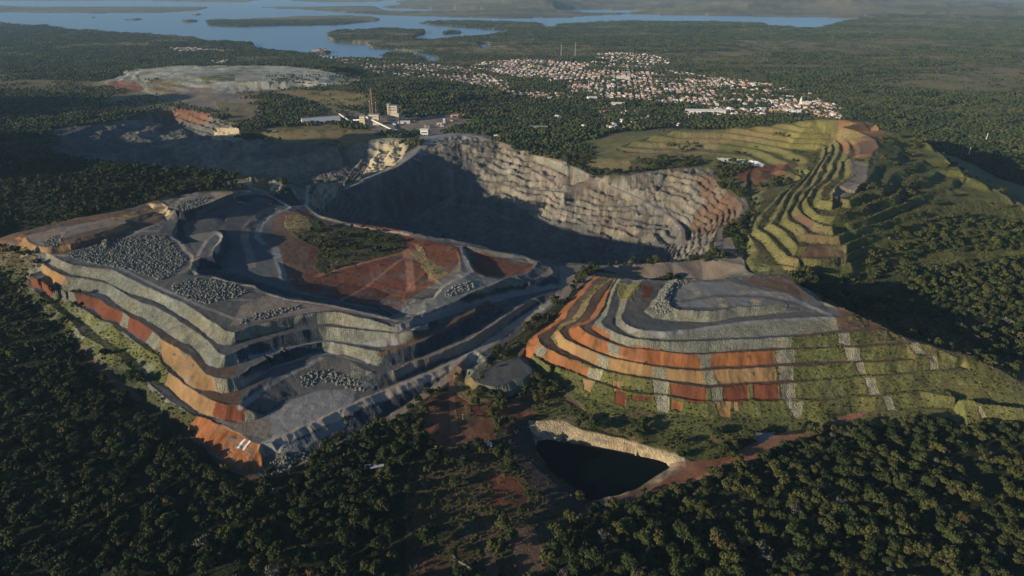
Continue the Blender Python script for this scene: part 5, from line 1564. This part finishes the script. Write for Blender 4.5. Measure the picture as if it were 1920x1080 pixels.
class MB:
    """collects boxes, bars and prisms into one mesh"""

    def __init__(s):
        s.v, s.f, s.mi = [], [], []

    def poly(s, pts, faces, mi=0):
        o = len(s.v)
        s.v += [tuple(p) for p in pts]
        s.f += [tuple(o + i for i in f) for f in faces]
        s.mi += [mi] * len(faces)
        return s

    def box(s, x0, x1, y0, y1, z0, z1, mi=0):
        return s.poly([(x0, y0, z0), (x1, y0, z0), (x1, y1, z0), (x0, y1, z0), (x0, y0, z1), (x1, y0, z1), (x1, y1, z1), (x0, y1, z1)],
                      [(3, 2, 1, 0), (4, 5, 6, 7), (0, 1, 5, 4), (1, 2, 6, 5), (2, 3, 7, 6), (3, 0, 4, 7)], mi)

    def gable(s, x0, x1, y0, y1, z0, z1, mi=0):
        ym = (y0 + y1) / 2
        return s.poly([(x0, y0, z0), (x1, y0, z0), (x1, y1, z0), (x0, y1, z0), (x0, ym, z1), (x1, ym, z1)],
                      [(0, 1, 5, 4), (2, 3, 4, 5), (0, 4, 3), (1, 2, 5), (3, 2, 1, 0)], mi)

    def bar(s, a, b, r0, r1=None, n=6, mi=0):
        r1 = r0 if r1 is None else r1
        a, b = np.array(a, float), np.array(b, float)
        d = (b - a) / np.linalg.norm(b - a)
        u = np.cross(d, (0, 0, 1) if abs(d[2]) < .9 else (1, 0, 0))
        u /= np.linalg.norm(u)
        w = np.cross(d, u)
        pts = [tuple(c + r * (u * math.cos(k * 2 * math.pi / n) + w * math.sin(k * 2 * math.pi / n))) for c, r in ((a, r0), (b, r1)) for k in range(n)]
        return s.poly(pts, [(k, (k + 1) % n, n + (k + 1) % n, n + k) for k in range(n)] + [tuple(range(n - 1, -1, -1)), tuple(range(n, 2 * n))], mi)

    def mesh(s, name, *mats):
        me = bpy.data.meshes.new(name)
        me.from_pydata(s.v, [], s.f)
        for m in mats:
            me.materials.append(m)
        me.polygons.foreach_set('material_index', s.mi)
        me.update()
        return me

    def part(s, name, parent, *mats):
        return child(name, s.mesh(name, *mats), parent)


def at(u, v):
    return sight([(u, v)])[0]


def heading(u0, v0, u1, v1):
    a, b = at(u0, v0), at(u1, v1)
    return a, math.atan2(b[1] - a[1], b[0] - a[0]), math.hypot(b[1] - a[1], b[0] - a[0])


# ---- houses
def house_mesh(name, w, d, h, rise, wall, roof, wing=False):
    b = MB()
    b.box(-w / 2, w / 2, -d / 2, d / 2, -1.5, h, 0)
    b.gable(-w / 2 - .4, w / 2 + .4, -d / 2 - .5, d / 2 + .5, h + .003, h + rise, 1)
    if wing:
        b.box(w / 2 - 4, w / 2, -d / 2 - 4, -d / 2 - .01, -1.5, h - .4, 0)
        b.poly([(w / 2 - 4.3, -d / 2 - 4.4, h - .35), (w / 2 + .3, -d / 2 - 4.4, h - .35), (w / 2 + .3, -d / 2 - .52, h + .25), (w / 2 - 4.3, -d / 2 - .52, h + .25)], [(0, 1, 2, 3)], 1)
    for x in (-w / 4, w / 4):
        b.box(x - .6, x + .6, -d / 2 - .03, -d / 2 - .004, 1.0, 2.3, 2)
    b.box(-.5, .5, -d / 2 - .03, -d / 2 - .004, -.5, 2.2, 2)
    return b.mesh(name, wall, roof, M_DARK)


HOUSES = [
    ('white house with terracotta gable roof', house_mesh('house_a', 11, 8, 3.4, 1.8, M_WHITE, M_TERRA)),
    ('white house with pale metal roof', house_mesh('house_b', 12, 9, 3.6, 1.3, M_WHITE, M_METAL)),
    ('cream winged house with terracotta roof', house_mesh('house_c', 12, 8, 3.4, 1.7, M_CREAM, M_TERRA, True)),
    ('white house with grey sheet roof', house_mesh('house_d', 10, 8, 3.3, 1.1, M_WHITE, M_GREYROOF)),
    ('pink house with terracotta roof', house_mesh('house_e', 11, 9, 3.6, 1.7, M_PINK, M_TERRA)),
    ('taller white house with pale roof', house_mesh('house_f', 15, 11, 7.2, 1.4, M_WHITE, M_METAL)),
]
HP = np.array([.25, .14, .25, .08, .18, .10])
hr = np.random.default_rng(99)
hx = []
ROT = -0.14
TOWN_TURN = (0, .3, .2, .1, .2, -.2, .4, -.3, .25, .1)
ca, sa = math.cos(ROT), math.sin(ROT)
for ti, (P, dns) in enumerate(TOWNW):
    x0, y0 = P.min(0) - 50
    x1, y1 = P.max(0) + 50
    cxm, cym = (x0 + x1) / 2, (y0 + y1) / 2
    R = math.hypot(x1 - x0, y1 - y0) / 2
    ca, sa = math.cos(ROT + TOWN_TURN[ti]), math.sin(ROT + TOWN_TURN[ti])
    for sx_ in np.arange(-R, R, 46.0):
        for side in (-1, 1):
            for t in np.arange(-R, R, 11.5):
                lx, ly = sx_ + side * 12 + hr.uniform(-5, 5), t + hr.uniform(-4, 4)
                if abs((t + R) % 116) < 9:
                    continue
                hx.append((cxm + lx * ca - ly * sa, cym + lx * sa + ly * ca, ROT + TOWN_TURN[ti] + hr.uniform(-.15, .15) + (math.pi / 2 if hr.random() < .75 else 0), dns, ti))
hx = np.array(hx)
keep = np.zeros(len(hx), bool)
for ti, (P, dns) in enumerate(TOWNW):
    k = hx[:, 4] == ti
    keep |= k & inpoly(hx[:, 0], hx[:, 1], P)
hx = hx[keep]
pr = hx[:, 3] * (0.85 + 0.8 * fbm(hx[:, 0], hx[:, 1], 130, 3, 810))
hx = hx[hr.random(len(hx)) < np.clip(pr, 0.02, .95)]
hx = hx[samp(SLOPE, hx[:, 0], hx[:, 1]) < 0.35]
hz_ = samp(Z, hx[:, 0], hx[:, 1])
hd = np.hypot(hx[:, 0], hx[:, 1])
order = np.argsort(hd)
kinds_h = hr.choice(len(HOUSES), len(hx), p=HP)


def district(i):
    u = 960 + FPX * hx[i, 0] / (CP * hx[i, 1] + SP * (CAM_H - hz_[i]))
    t = int(hx[i, 4])
    if t == 9:
        return 'near the mine works'
    if t in (6, 7):
        return 'in the dark woods before the town'
    if t == 8:
        return 'in the row nearest the terraced hill'
    if u > 1400:
        return "at the town's right end"
    if u > 1150:
        return 'in the near town streets'
    return "in the town's left part"


seen = []
for i in order:
    y, x = hx[i, 1], hx[i, 0]
    u = FPX * x / (CP * y + SP * (CAM_H - hz_[i]))
    # leave out what the hill hides
    q = np.linspace(0.3, 0.985, 90)
    if abs(u) < 960 and not (samp(Z, x * q, y * q) > CAM_H + (hz_[i] + 4 - CAM_H) * q).any():
        seen.append(i)
    if len(seen) == 300:
        break
seen_set = set(int(i) for i in seen)
for i in seen:
    lb, me = HOUSES[kinds_h[i]]
    o = bpy.data.objects.new('house', me)
    COL.objects.link(o)
    o.location = (hx[i, 0], hx[i, 1], hz_[i])
    o.rotation_euler = (0, 0, hx[i, 2])
    s = hr.uniform(.85, 1.25)
    o.scale = (s * hr.uniform(.9, 1.35), s, s)
    props(o, lb + ' ' + district(i), 'house', None, lb + 's ' + district(i))
b = MB()
for i in range(len(hx)):
    if i in seen_set:
        continue
    k = kinds_h[i]
    w, d, h = hr.uniform(9, 20), hr.uniform(8, 13), hr.uniform(3, 4.5) + (3.2 if hr.random() < .2 else 0)
    o = len(b.v)
    wall, roof = ((0, 3), (0, 4), (1, 3), (0, 5), (2, 3), (0, 4))[k]
    b.box(-w / 2, w / 2, -d / 2, d / 2, -2, h, wall)
    b.gable(-w / 2, w / 2, -d / 2 - .4, d / 2 + .4, h, h + hr.uniform(.9, 2), roof)
    c_, s_2 = math.cos(hx[i, 2]), math.sin(hx[i, 2])
    for j in range(o, len(b.v)):
        x, y, z = b.v[j]
        b.v[j] = (hx[i, 0] + x * c_ - y * s_2, hx[i, 1] + x * s_2 + y * c_, hz_[i] + z)
tw = bpy.data.objects.new('town_houses', b.mesh('town_houses', M_WHITE, M_CREAM, M_PINK, M_TERRA, M_METAL, M_GREYROOF))
COL.objects.link(tw)
props(tw, 'dense mass of pale roofs and walls filling the rest of the town', 'houses', 'stuff')
print('houses', len(hx))


def thing(name, label, cat, loc, rz=0, group=None):
    return props(empty(name, loc, rz), label, cat, None, group)


# ---- the mine works
p = at(737, 229)
t = thing('mill_building', 'tallest cream concrete mill block at the mine works, its right side in shade', 'mill', p, -.05)
MB().box(-14, 22, -14, 18, -6, 30).part('lower_block', t, M_CREAM)
MB().box(-13, 17, -12, 16, 30.01, 52).part('upper_block', t, M_CREAM)
MB().box(-14, -3, -11, 5, 52.01, 58).part('roof_house', t, M_CONC)
MB().box(22.01, 34, -8, 18, -6, 18).part('annex', t, M_CONC)
for z in (8, 17, 38, 45):
    MB().box(-10, 14, -14.06 if z < 30 else -12.06, -13.98 if z < 30 else -11.98, z, z + 2).part('window', t, M_GLASS)
MB().box(-14.5, 22.5, -14.5, 18.5, 29.2, 30.006).part('ledge', t, M_CONC)
p = at(704, 233)
t = thing('screening_building', 'squat sunlit cream block in front of the tall mill', 'building', p, -.05)
MB().box(-18, 14, -12, 12, -6, 31).part('wall', t, M_CREAM)
MB().box(-18.5, 14.5, -12.5, 12.5, 31.01, 32.2).part('roof', t, M_GREYROOF)
for z in (8, 16, 24):
    MB().box(-14, 9, -12.06, -11.98, z, z + 1.6).part('window', t, M_GLASS)
MB().box(14.01, 20, -9, 9, -6, 22).part('stair_tower', t, M_YELLOW if False else M_CREAM)
p = at(681, 235)
t = thing('transfer_tower', 'cream and orange banded conveyor transfer tower', 'tower', p, -.1)
MB().box(-8, 8, -7, 7, -5, 28).part('wall', t, M_CREAM)
for z in (4, 10, 16, 22):
    MB().box(-8.06, 8.06, -7.06, 7.06, z, z + 1.2).part('band', t, M_TERRA)
MB().gable(-8.5, 8.5, -7.5, 7.5, 28.01, 31).part('roof', t, M_GREYROOF)
a, rz, ln = heading(566, 233, 638, 228)
t = thing('storage_shed', 'long pale triangular storage shed left of the mine works', 'shed', a, rz)
MB().poly([(0, -17, -2), (ln, -17, -2), (ln, 0, 19), (0, 0, 19), (0, 17, -2), (ln, 17, -2)], [(0, 1, 2, 3), (3, 2, 5, 4)]).part('roof', t, M_METAL)
for x in (0.3, ln - .3):
    MB().poly([(x - .2, -16.6, -2), (x + .2, -16.6, -2), (x + .2, 0, 18.6), (x - .2, 0, 18.6), (x - .2, 16.6, -2), (x + .2, 16.6, -2)], [(0, 3, 4), (1, 5, 2), (0, 1, 2, 3), (3, 2, 5, 4)]).part('end_wall', t, M_WHITE)
MB().box(0, ln, -1.2, 1.2, 18.8, 20.4).part('ridge_vent', t, M_GREYROOF)


def conveyor(label, u0, v0, z0, u1, v1, z1):
    A, B = at(u0, v0), at(u1, v1)
    d = B - A
    rz = math.atan2(d[1], d[0])
    ln = math.hypot(d[0], d[1])
    t = thing('conveyor', label, 'conveyor', A, rz, 'conveyor galleries at the mine works')
    k = d[2] + z1
    MB().poly([(0, -1.8, z0), (ln, -1.8, k), (ln, 1.8, k), (0, 1.8, z0), (0, -1.8, z0 + 3.4), (ln, -1.8, k + 3.4), (ln, 1.8, k + 3.4), (0, 1.8, z0 + 3.4)],
              [(3, 2, 1, 0), (4, 5, 6, 7), (0, 1, 5, 4), (1, 2, 6, 5), (2, 3, 7, 6), (3, 0, 4, 7)]).part('gallery', t, M_METAL)
    for f in (.2, .5, .8):
        x, zz = ln * f, z0 + (k - z0) * f
        MB().bar((x - 3, -1.5, -8), (x, 0, zz), .5).bar((x + 3, 1.5, -8), (x, 0, zz), .5).part('trestle', t, M_STEEL)


conveyor('short conveyor sloping down from the long storage shed', 637, 222, 13, 661, 233, 3)
conveyor('short conveyor joining the banded transfer tower', 660, 230, 6, 678, 234, 14)
conveyor('longest conveyor sloping down right from the banded tower', 684, 230, 19, 734, 246, 4)

p = at(701, 232)
t = thing('chimney', 'tall rust red chimney stack rising above the mine works', 'chimney', p)
MB().bar((0, 0, -5), (0, 0, 108), 3.6, 2.3, 12).part('stack', t, M_RUSTY)
for z in (30, 62, 92):
    MB().bar((0, 0, z), (0, 0, z + .8), 4.6, 4.6, 12).part('platform', t, M_STEEL)
for lb, u, v, h in (('lattice mast left of the red chimney at the mine works', 696, 234, 70), ('white topped lattice mast right of the red chimney', 707, 231, 62)):
    p = at(u, v)
    t = thing('lattice_mast', lb, 'mast', p)
    m = MB()
    for k in range(4):
        sx_, sy_ = (-1, 1, 1, -1)[k], (-1, -1, 1, 1)[k]
        m.bar((sx_ * 2.6, sy_ * 2.6, -4), (sx_ * .7, sy_ * .7, h), .35, .22, 4)
    for j in range(10):
        q0, q1 = j / 10, (j + 1) / 10
        w0, w1 = 2.6 - 1.9 * q0, 2.6 - 1.9 * q1
        m.bar((-w0, -w0, h * q0), (w1, -w1, h * q1), .18, .18, 4).bar((w0, w0, h * q0), (-w1, w1, h * q1), .18, .18, 4)
    m.part('lattice', t, M_STEEL)
    MB().box(-1.2, 1.2, -1.2, 1.2, h + .01, h + 2.4).part('head', t, M_WHITE)
p = at(797, 255)
t = thing('crusher_house', 'grey white crusher house on the pit edge road', 'building', p, -.1)
MB().box(-12, 10, -6, 8, 5, 18).part('upper_floor', t, M_WHITE)
MB().gable(-13, 11, -7, 9, 18.01, 21).part('roof', t, M_METAL)
for x in (-11, -4, 3, 9):
    MB().box(x - .7, x + .7, -5.5, 7.5, -6, 4.99).part('column', t, M_CONC)
MB().box(-9, 8, -6.06, -5.98, 9, 12).part('window', t, M_GLASS)


def shed(label, u, v, w, d, h, rz, wall, roof, cat='shed'):
    p = at(u, v)
    t = thing('shed', label, cat, p, rz)
    MB().box(-w / 2, w / 2, -d / 2, d / 2, -2.5, h).part('wall', t, wall)
    MB().gable(-w / 2 - .5, w / 2 + .5, -d / 2 - .6, d / 2 + .6, h + .004, h + d * .18).part('roof', t, roof)
    MB().box(-w * .12, w * .12, -d / 2 - .05, -d / 2 - .01, -2, h * .7).part('door', t, M_DARK)


for a in (
    ('white shed with tall end wall below the longest conveyor', 738, 249, 22, 9, 8, .2, M_WHITE, M_METAL), ('low white shed right of the tall mill', 760, 231, 30, 12, 6, .1, M_WHITE, M_METAL),
    ('narrow white roofed shed beside the works road', 790, 216, 34, 10, 5, .05, M_CONC, M_METAL), ('long orange roofed hall among trees right of the works', 853, 219, 62, 16, 7, -.04, M_PINK, M_TERRA),
    ('small cream shed below the orange roofed hall', 824, 234, 16, 9, 5, .1, M_CREAM, M_METAL), ('small white building with square tower look, near woods edge', 833, 231, 6, 6, 14, 0, M_WHITE, M_METAL),
    ('grey roofed shed just above the crusher house', 801, 240, 14, 9, 6, .1, M_CONC, M_GREYROOF), ('small pale shed left of the crusher house', 783, 246, 12, 8, 5, .1, M_CREAM, M_METAL),
    ('white box shed at the start of the pit haul road', 932, 256, 22, 8, 5, -.1, M_WHITE, M_METAL), ('long white warehouse at the edge of the woods before town', 1322, 212, 130, 24, 9, -.08, M_WHITE, M_METAL),
    ('dark roofed hall alone in the woods before town', 1010, 243, 52, 20, 8, -.05, M_CONC, M_GREYROOF), ('white domed hall roof at the near town edge', 1110, 188, 34, 26, 10, .1, M_WHITE, M_METAL),
    ('pale wide hall on the slope in front of town', 1158, 198, 46, 24, 8, -.1, M_CREAM, M_METAL), ('white shed in the left forest clearing, left of the two', 256, 317, 8, 6, 4, 0, M_WHITE, M_METAL),
    ('white shed in the left forest clearing, right of the two', 310, 316, 12, 7, 4, 0, M_WHITE, M_METAL), ('tiny white kiosk on the red dirt clearing edge', 918, 836, 4, 3, 3, .1, M_WHITE, M_METAL),
    ('yellow ochre hall in the middle of the town', 1117, 147, 36, 24, 12, -.1, M_CREAM, M_TERRA), ('large cream hall in the middle of the town', 1168, 150, 60, 30, 11, -.1, M_CREAM, M_METAL),
    ('long orange roofed hall in the near town streets', 1090, 165, 66, 22, 8, -.1, M_PINK, M_TERRA), ('orange roofed shed at the left end of town', 943, 171, 24, 16, 7, -.1, M_WHITE, M_TERRA)):
    shed(*a)
p = at(1507, 197)
t = thing('church', 'white church with pointed spire in the right part of town', 'church', p, -.1)
MB().box(-9, 22, -8, 8, -3, 9).part('nave', t, M_WHITE)
MB().gable(-9.5, 22.5, -8.6, 8.6, 9.01, 14).part('roof', t, M_METAL)
MB().box(-15, -9.01, -4, 4, -3, 18).part('bell_tower', t, M_WHITE)
MB().bar((-12, 0, 18.01), (-12, 0, 30), 4.2, .1, 8).part('spire', t, M_WHITE)
for lb, u, v, h in (('left thin radio mast on the rise behind the town', 1052, 105, 70), ('right thin radio mast on the rise behind the town', 1078, 107, 80), ('white mast on the shaded valley side behind the hill', 1815, 296, 26), ('small white mast alone on the right plain', 1848, 266, 24),
                    ('slim pale mast in the town centre', 1103, 172, 45)):
    p = at(u, v)
    t = thing('radio_mast', lb, 'mast', p)
    MB().bar((0, 0, -2), (0, 0, h), 1.0, .5, 5).part('pole', t, M_WHITE)
    MB().box(-2, 2, -2, 2, -1, 2.5).part('base_cabin', t, M_CONC)
    MB().bar((-2.2, 0, h * .8), (2.2, 0, h * .8), .4, .4, 5).part('crossarm', t, M_WHITE)

# ---- near things on the clearing and in the woods
p = at(702, 880)
t = thing('pavilion', 'white edged open pavilion alone in the dark forest', 'pavilion', p, .12)
MB().box(-8.5, 8.5, -2.6, 3.2, 3.2, 3.5).part('roof', t, M_METAL)
for x in (-7.6, -2.5, 2.5, 7.6):
    MB().box(x - .25, x + .25, -2.3, -1.8, -1, 3.19).part('column', t, M_WHITE)
for x in (-5, 0, 5):
    MB().box(x - 1.6, x + 1.6, 1.2, 2.8, -1, 2.5).part('bay_wall', t, M_WHITE)
MB().box(-8.2, 8.2, 2.81, 3.05, -1, 3.19).part('back_wall', t, M_PINK)


def wheel(x, y, r, w, t):
    MB().bar((x, y - w / 2, r), (x, y + w / 2, r), r, r, 12).part('wheel', t, M_TYRE)


p = at(817, 843)
t = thing('loader', 'yellow wheel loader parked on the dirt ramp between trees', 'loader', p, math.radians(96))
MB().box(-3.2, -.3, -1.2, 1.2, .9, 2.3).box(-.3, 1.8, -1.0, 1.0, .9, 1.7).part('body', t, M_YELLOW)
MB().box(-.8, .9, -.9, .9, 2.31, 3.7).part('cab', t, M_GLASS)
MB().box(-.95, 1.05, -1.05, 1.05, 3.71, 3.85).part('cab_roof', t, M_YELLOW)
MB().bar((1.0, -.8, 1.5), (3.4, -.8, .8), .16).bar((1.0, .8, 1.5), (3.4, .8, .8), .16).part('lift_arm', t, M_YELLOW)
MB().poly([(3.2, -1.4, .2), (4.5, -1.4, .1), (4.6, -1.4, .5), (3.4, -1.4, 1.4), (3.2, 1.4, .2), (4.5, 1.4, .1), (4.6, 1.4, .5), (3.4, 1.4, 1.4)],
          [(0, 1, 2, 3), (7, 6, 5, 4), (0, 4, 5, 1), (1, 5, 6, 2), (0, 3, 7, 4)]).part('bucket', t, M_STEEL)
for x in (-2.2, 1.4):
    for y in (-1.25, 1.25):
        wheel(x, y, .85, .6, t)
p = at(449, 383)
t = thing('excavator', 'red excavator on the dark slope behind the west dump plateau', 'excavator', p, .5)
for y in (-1.5, 1.5):
    MB().box(-2.4, 2.4, y - .35, y + .35, 0, 1).part('track', t, M_TYRE)
MB().box(-2.6, 1.4, -1.5, 1.5, 1.05, 2.7).part('body', t, M_RED)
MB().box(.2, 1.9, -1.5, -.2, 2.71, 4.0).part('cab', t, M_WHITE)
MB().bar((1.2, .6, 2.4), (4.2, .6, 5.6), .35).bar((4.2, .6, 5.6), (7.4, .6, 4.2), .3).part('boom', t, M_RED)
MB().bar((7.4, .6, 4.2), (7.0, .6, 1.8), .26).part('arm', t, M_RED)
MB().box(6.3, 7.6, -.2, 1.4, .7, 1.79).part('bucket', t, M_STEEL)


def truck(label, u, v, rz, paint_m, cat='truck'):
    t = thing('pickup_truck', label, cat, at(u, v), rz)
    MB().box(-2.6, 2.4, -.95, .95, .5, 1.15).part('body', t, paint_m)
    MB().poly([(-.4, -.88, 1.151), (1.5, -.88, 1.151), (1.1, -.8, 1.85), (-.2, -.8, 1.85), (-.4, .88, 1.151), (1.5, .88, 1.151), (1.1, .8, 1.85), (-.2, .8, 1.85)],
              [(0, 1, 2, 3), (7, 6, 5, 4), (0, 4, 5, 1), (1, 5, 6, 2), (2, 6, 7, 3), (3, 7, 4, 0)]).part('cab', t, M_GLASS)
    for x in (-1.6, 1.5):
        for y in (-.9, .9):
            wheel(x, y, .42, .3, t)


truck('white pickup on the small grey pad of the west dump', 299, 423, .4, M_WHITE)
truck('dark red pickup at the road junction on the pit rim', 553, 380, 2.4, M_RED)
for lb, u, v, h in (('pale pole at the corner of the scrub square on the clearing', 868, 787, 7), ('pale pole at the near edge of the red clearing', 875, 840, 6), ('white gate post on the dirt road below the clearing', 843, 848, 3.5), ('pole beside the haul road by the small stockpile', 898, 676, 8)):
    t = thing('utility_pole', lb, 'pole', at(u, v))
    MB().bar((0, 0, -1), (0, 0, h), .22, .16, 6).part('shaft', t, M_CONC)
    MB().box(-1.1, 1.1, -.1, .1, h - .8, h - .6).part('crossarm', t, M_CONC)


def strip(name, label, cat, pts, width, mat, th=.35):
    """a slab laid down a slope"""
    W3 = sight(pts)
    vs, fs = [], []
    path = []
    for a, b_ in zip(W3[:-1], W3[1:]):
        for k in range(6):
            path.append(a + (b_ - a) * k / 6)
    path.append(W3[-1])
    path = np.array(path)
    for i, q in enumerate(path):
        d = path[min(i + 1, len(path) - 1)] - path[max(i - 1, 0)]
        n = np.array((-d[1], d[0])) / (math.hypot(d[0], d[1]) + 1e-6) * width / 2
        for sg in (-1, 1):
            x, y = q[0] + sg * n[0], q[1] + sg * n[1]
            z = float(samp(Z, np.array([q[0]]), np.array([q[1]]))[0])
            vs += [(x, y, z + th), (x, y, z - 1.0)]
    for i in range(len(path) - 1):
        o = i * 4
        fs += [(o, o + 2, o + 6, o + 4), (o, o + 4, o + 5, o + 1), (o + 2, o + 3, o + 7, o + 6)]
    me = bpy.data.meshes.new(name)
    me.from_pydata(vs, [], fs)
    me.materials.append(mat)
    o = bpy.data.objects.new(name, me)
    COL.objects.link(o)
    return props(o, label, cat)


strip('drainage_chute', 'left of the two white concrete chutes on the lowest orange bench', 'chute', [(460, 824), (452, 832), (446, 841)], 2.6, M_WHITE)
strip('drainage_chute', 'right of the two white concrete chutes on the lowest orange bench', 'chute', [(469, 827), (462, 835), (456, 845)], 2.4, M_WHITE)
strip('rock_wall', 'curved pale stone edging at the bottom of the scrub strip', 'wall', [(848, 1036), (853, 1049), (868, 1057), (882, 1065)], 1.3, M_GREYROOF, .5)

# ---- single trees that stand out on the benches and clearings
tr_ = np.random.default_rng(5)
for k, (lb, u, v, s, kd) in enumerate((
    ('large dark bush at the foot of the grassy benches, above the pond wall', 1205, 797, 5.5, 1), ('second dark bush hugging the same bench, left of the large one', 1188, 798, 4.0, 2),
    ('round green tree at the red track, right of the pond', 1372, 860, 5.2, 0), ('smaller green tree left of the round one at the red track', 1352, 858, 4.2, 2),
    ('tall green tree between the stockpile and the red clearing', 940, 748, 5.6, 0), ('bushy green tree below the stockpile, beside the scrub square', 943, 772, 5.8, 1),
    ('dark tree at the lower edge of the red clearing, above the shaded bank', 946, 795, 5.0, 0), ('green tree on the tiny spur behind the west dump road', 535, 362, 6.5, 1),
    ('lone green tree on the dark slope behind the west dump', 510, 388, 4.5, 2), ('dark tree casting shade at the corner of the left grass strips', 150, 553, 4.5, 1),
    ('dark tree in the notch of the pit rim road, below the white spillway', 1348, 352, 8.0, 1), ('brown tree on the left verge of the haul road', 608, 835, 4.2, 3),
    ('dark shrub on the stockpile track beside the red mound', 1003, 770, 4.0, 4), ('olive tree leaning over the right dirt verge of the clearing', 905, 850, 4.6, 3))):
    p = at(u, v)
    t = thing('bench_tree', lb, 'tree', p - np.array((0, 0, .4)), tr_.uniform(0, 6))
    child('crown', KINDS[kd][1], t, (0, 0, s * .5), (s, s, s))
    child('trunk', TRUNKS[k % 3], t, (0, 0, 0), (s, s, s * 1.15))

# ------------------------------------------------------------------ light, air, sky
SUN_EL, SUN_AZ = math.radians(12.5), math.radians(26)       # azimuth of travel, from +x toward +y
world = bpy.data.worlds.new('World')
scene.world = world
world.use_nodes = True
wn = world.node_tree
bg = wn.nodes['Background']
sky = wn.nodes.new('ShaderNodeTexSky')
sky.sky_type = 'NISHITA'
sky.sun_disc = False
sky.sun_elevation = SUN_EL
# the sun stands opposite to the direction its light travels
sx, sy = -math.cos(SUN_AZ), -math.sin(SUN_AZ)
sky.sun_rotation = math.atan2(sx, sy) % (2 * math.pi)
sky.altitude = 500
sky.air_density = 1.0
sky.dust_density = 1.0
tint = wn.nodes.new('ShaderNodeMix')
tint.data_type, tint.blend_type = 'RGBA', 'MULTIPLY'
tint.inputs[0].default_value = 1.0
tint.inputs[7].default_value = (0.66, 0.92, 1.32, 1)      # clear, blue upper sky
wn.links.new(sky.outputs[0], tint.inputs[6])
wn.links.new(tint.outputs[2], bg.inputs['Color'])
bg.inputs['Strength'].default_value = SKY_STR
sd = bpy.data.lights.new('sun', 'SUN')
sd.energy = SUN_STR
sd.angle = math.radians(0.5)
sd.color = (1.0, 0.86, 0.66)
sun = bpy.data.objects.new('sun', sd)
COL.objects.link(sun)
tr = Vector((math.cos(SUN_AZ) * math.cos(SUN_EL), math.sin(SUN_AZ) * math.cos(SUN_EL), -math.sin(SUN_EL)))
sun.rotation_euler = tr.to_track_quat('-Z', 'Y').to_euler()
sun.location = (-1500, -800, 900)

if HAZE > 0:
    hm = bpy.data.materials.new('haze')
    hm.use_nodes = True
    hn = hm.node_tree
    hn.nodes.remove(hn.nodes['Principled BSDF'])
    vol = hn.nodes.new('ShaderNodeVolumePrincipled')
    vol.inputs['Color'].default_value = HAZE_COL
    vol.inputs['Density'].default_value = HAZE
    vol.inputs['Anisotropy'].default_value = 0.0
    hn.links.new(vol.outputs[0], hn.nodes['Material Output'].inputs['Volume'])
    zt, zb = max(CAM_H + 60, float(Z.max()) + 20), float(Z.min()) - 1
    me = bpy.data.meshes.new('haze')
    X1 = max(float(np.abs(GX).max()), 70000) + 1000
    X0, Y0, Y1 = -X1, -3000, 80000
    vs = [(X0, Y0, zb), (X1, Y0, zb), (X1, Y1, zb), (X0, Y1, zb), (X0, Y0, zt), (X1, Y0, zt), (X1, Y1, zt), (X0, Y1, zt)]
    me.from_pydata(vs, [], [(3, 2, 1, 0), (4, 5, 6, 7), (0, 1, 5, 4), (1, 2, 6, 5), (2, 3, 7, 6), (3, 0, 4, 7)])
    me.materials.append(hm)
    ho = bpy.data.objects.new('haze', me)
    COL.objects.link(ho)
    props(ho, 'thin blue haze lying over the distant lake and hills', 'haze', 'stuff')

scene.view_settings.view_transform = 'Standard'
scene.view_settings.look = 'None'
scene.view_settings.gamma = 1.0
scene.view_settings.exposure = EXPOSURE
scene.view_settings.use_curve_mapping = False
cy = scene.cycles
cy.max_bounces = 4
cy.diffuse_bounces = 2
cy.glossy_bounces = 2
cy.transmission_bounces = 1
cy.volume_bounces = 0
cy.transparent_max_bounces = 4
cy.caustics_reflective = False
cy.caustics_refractive = False
cy.use_denoising = True
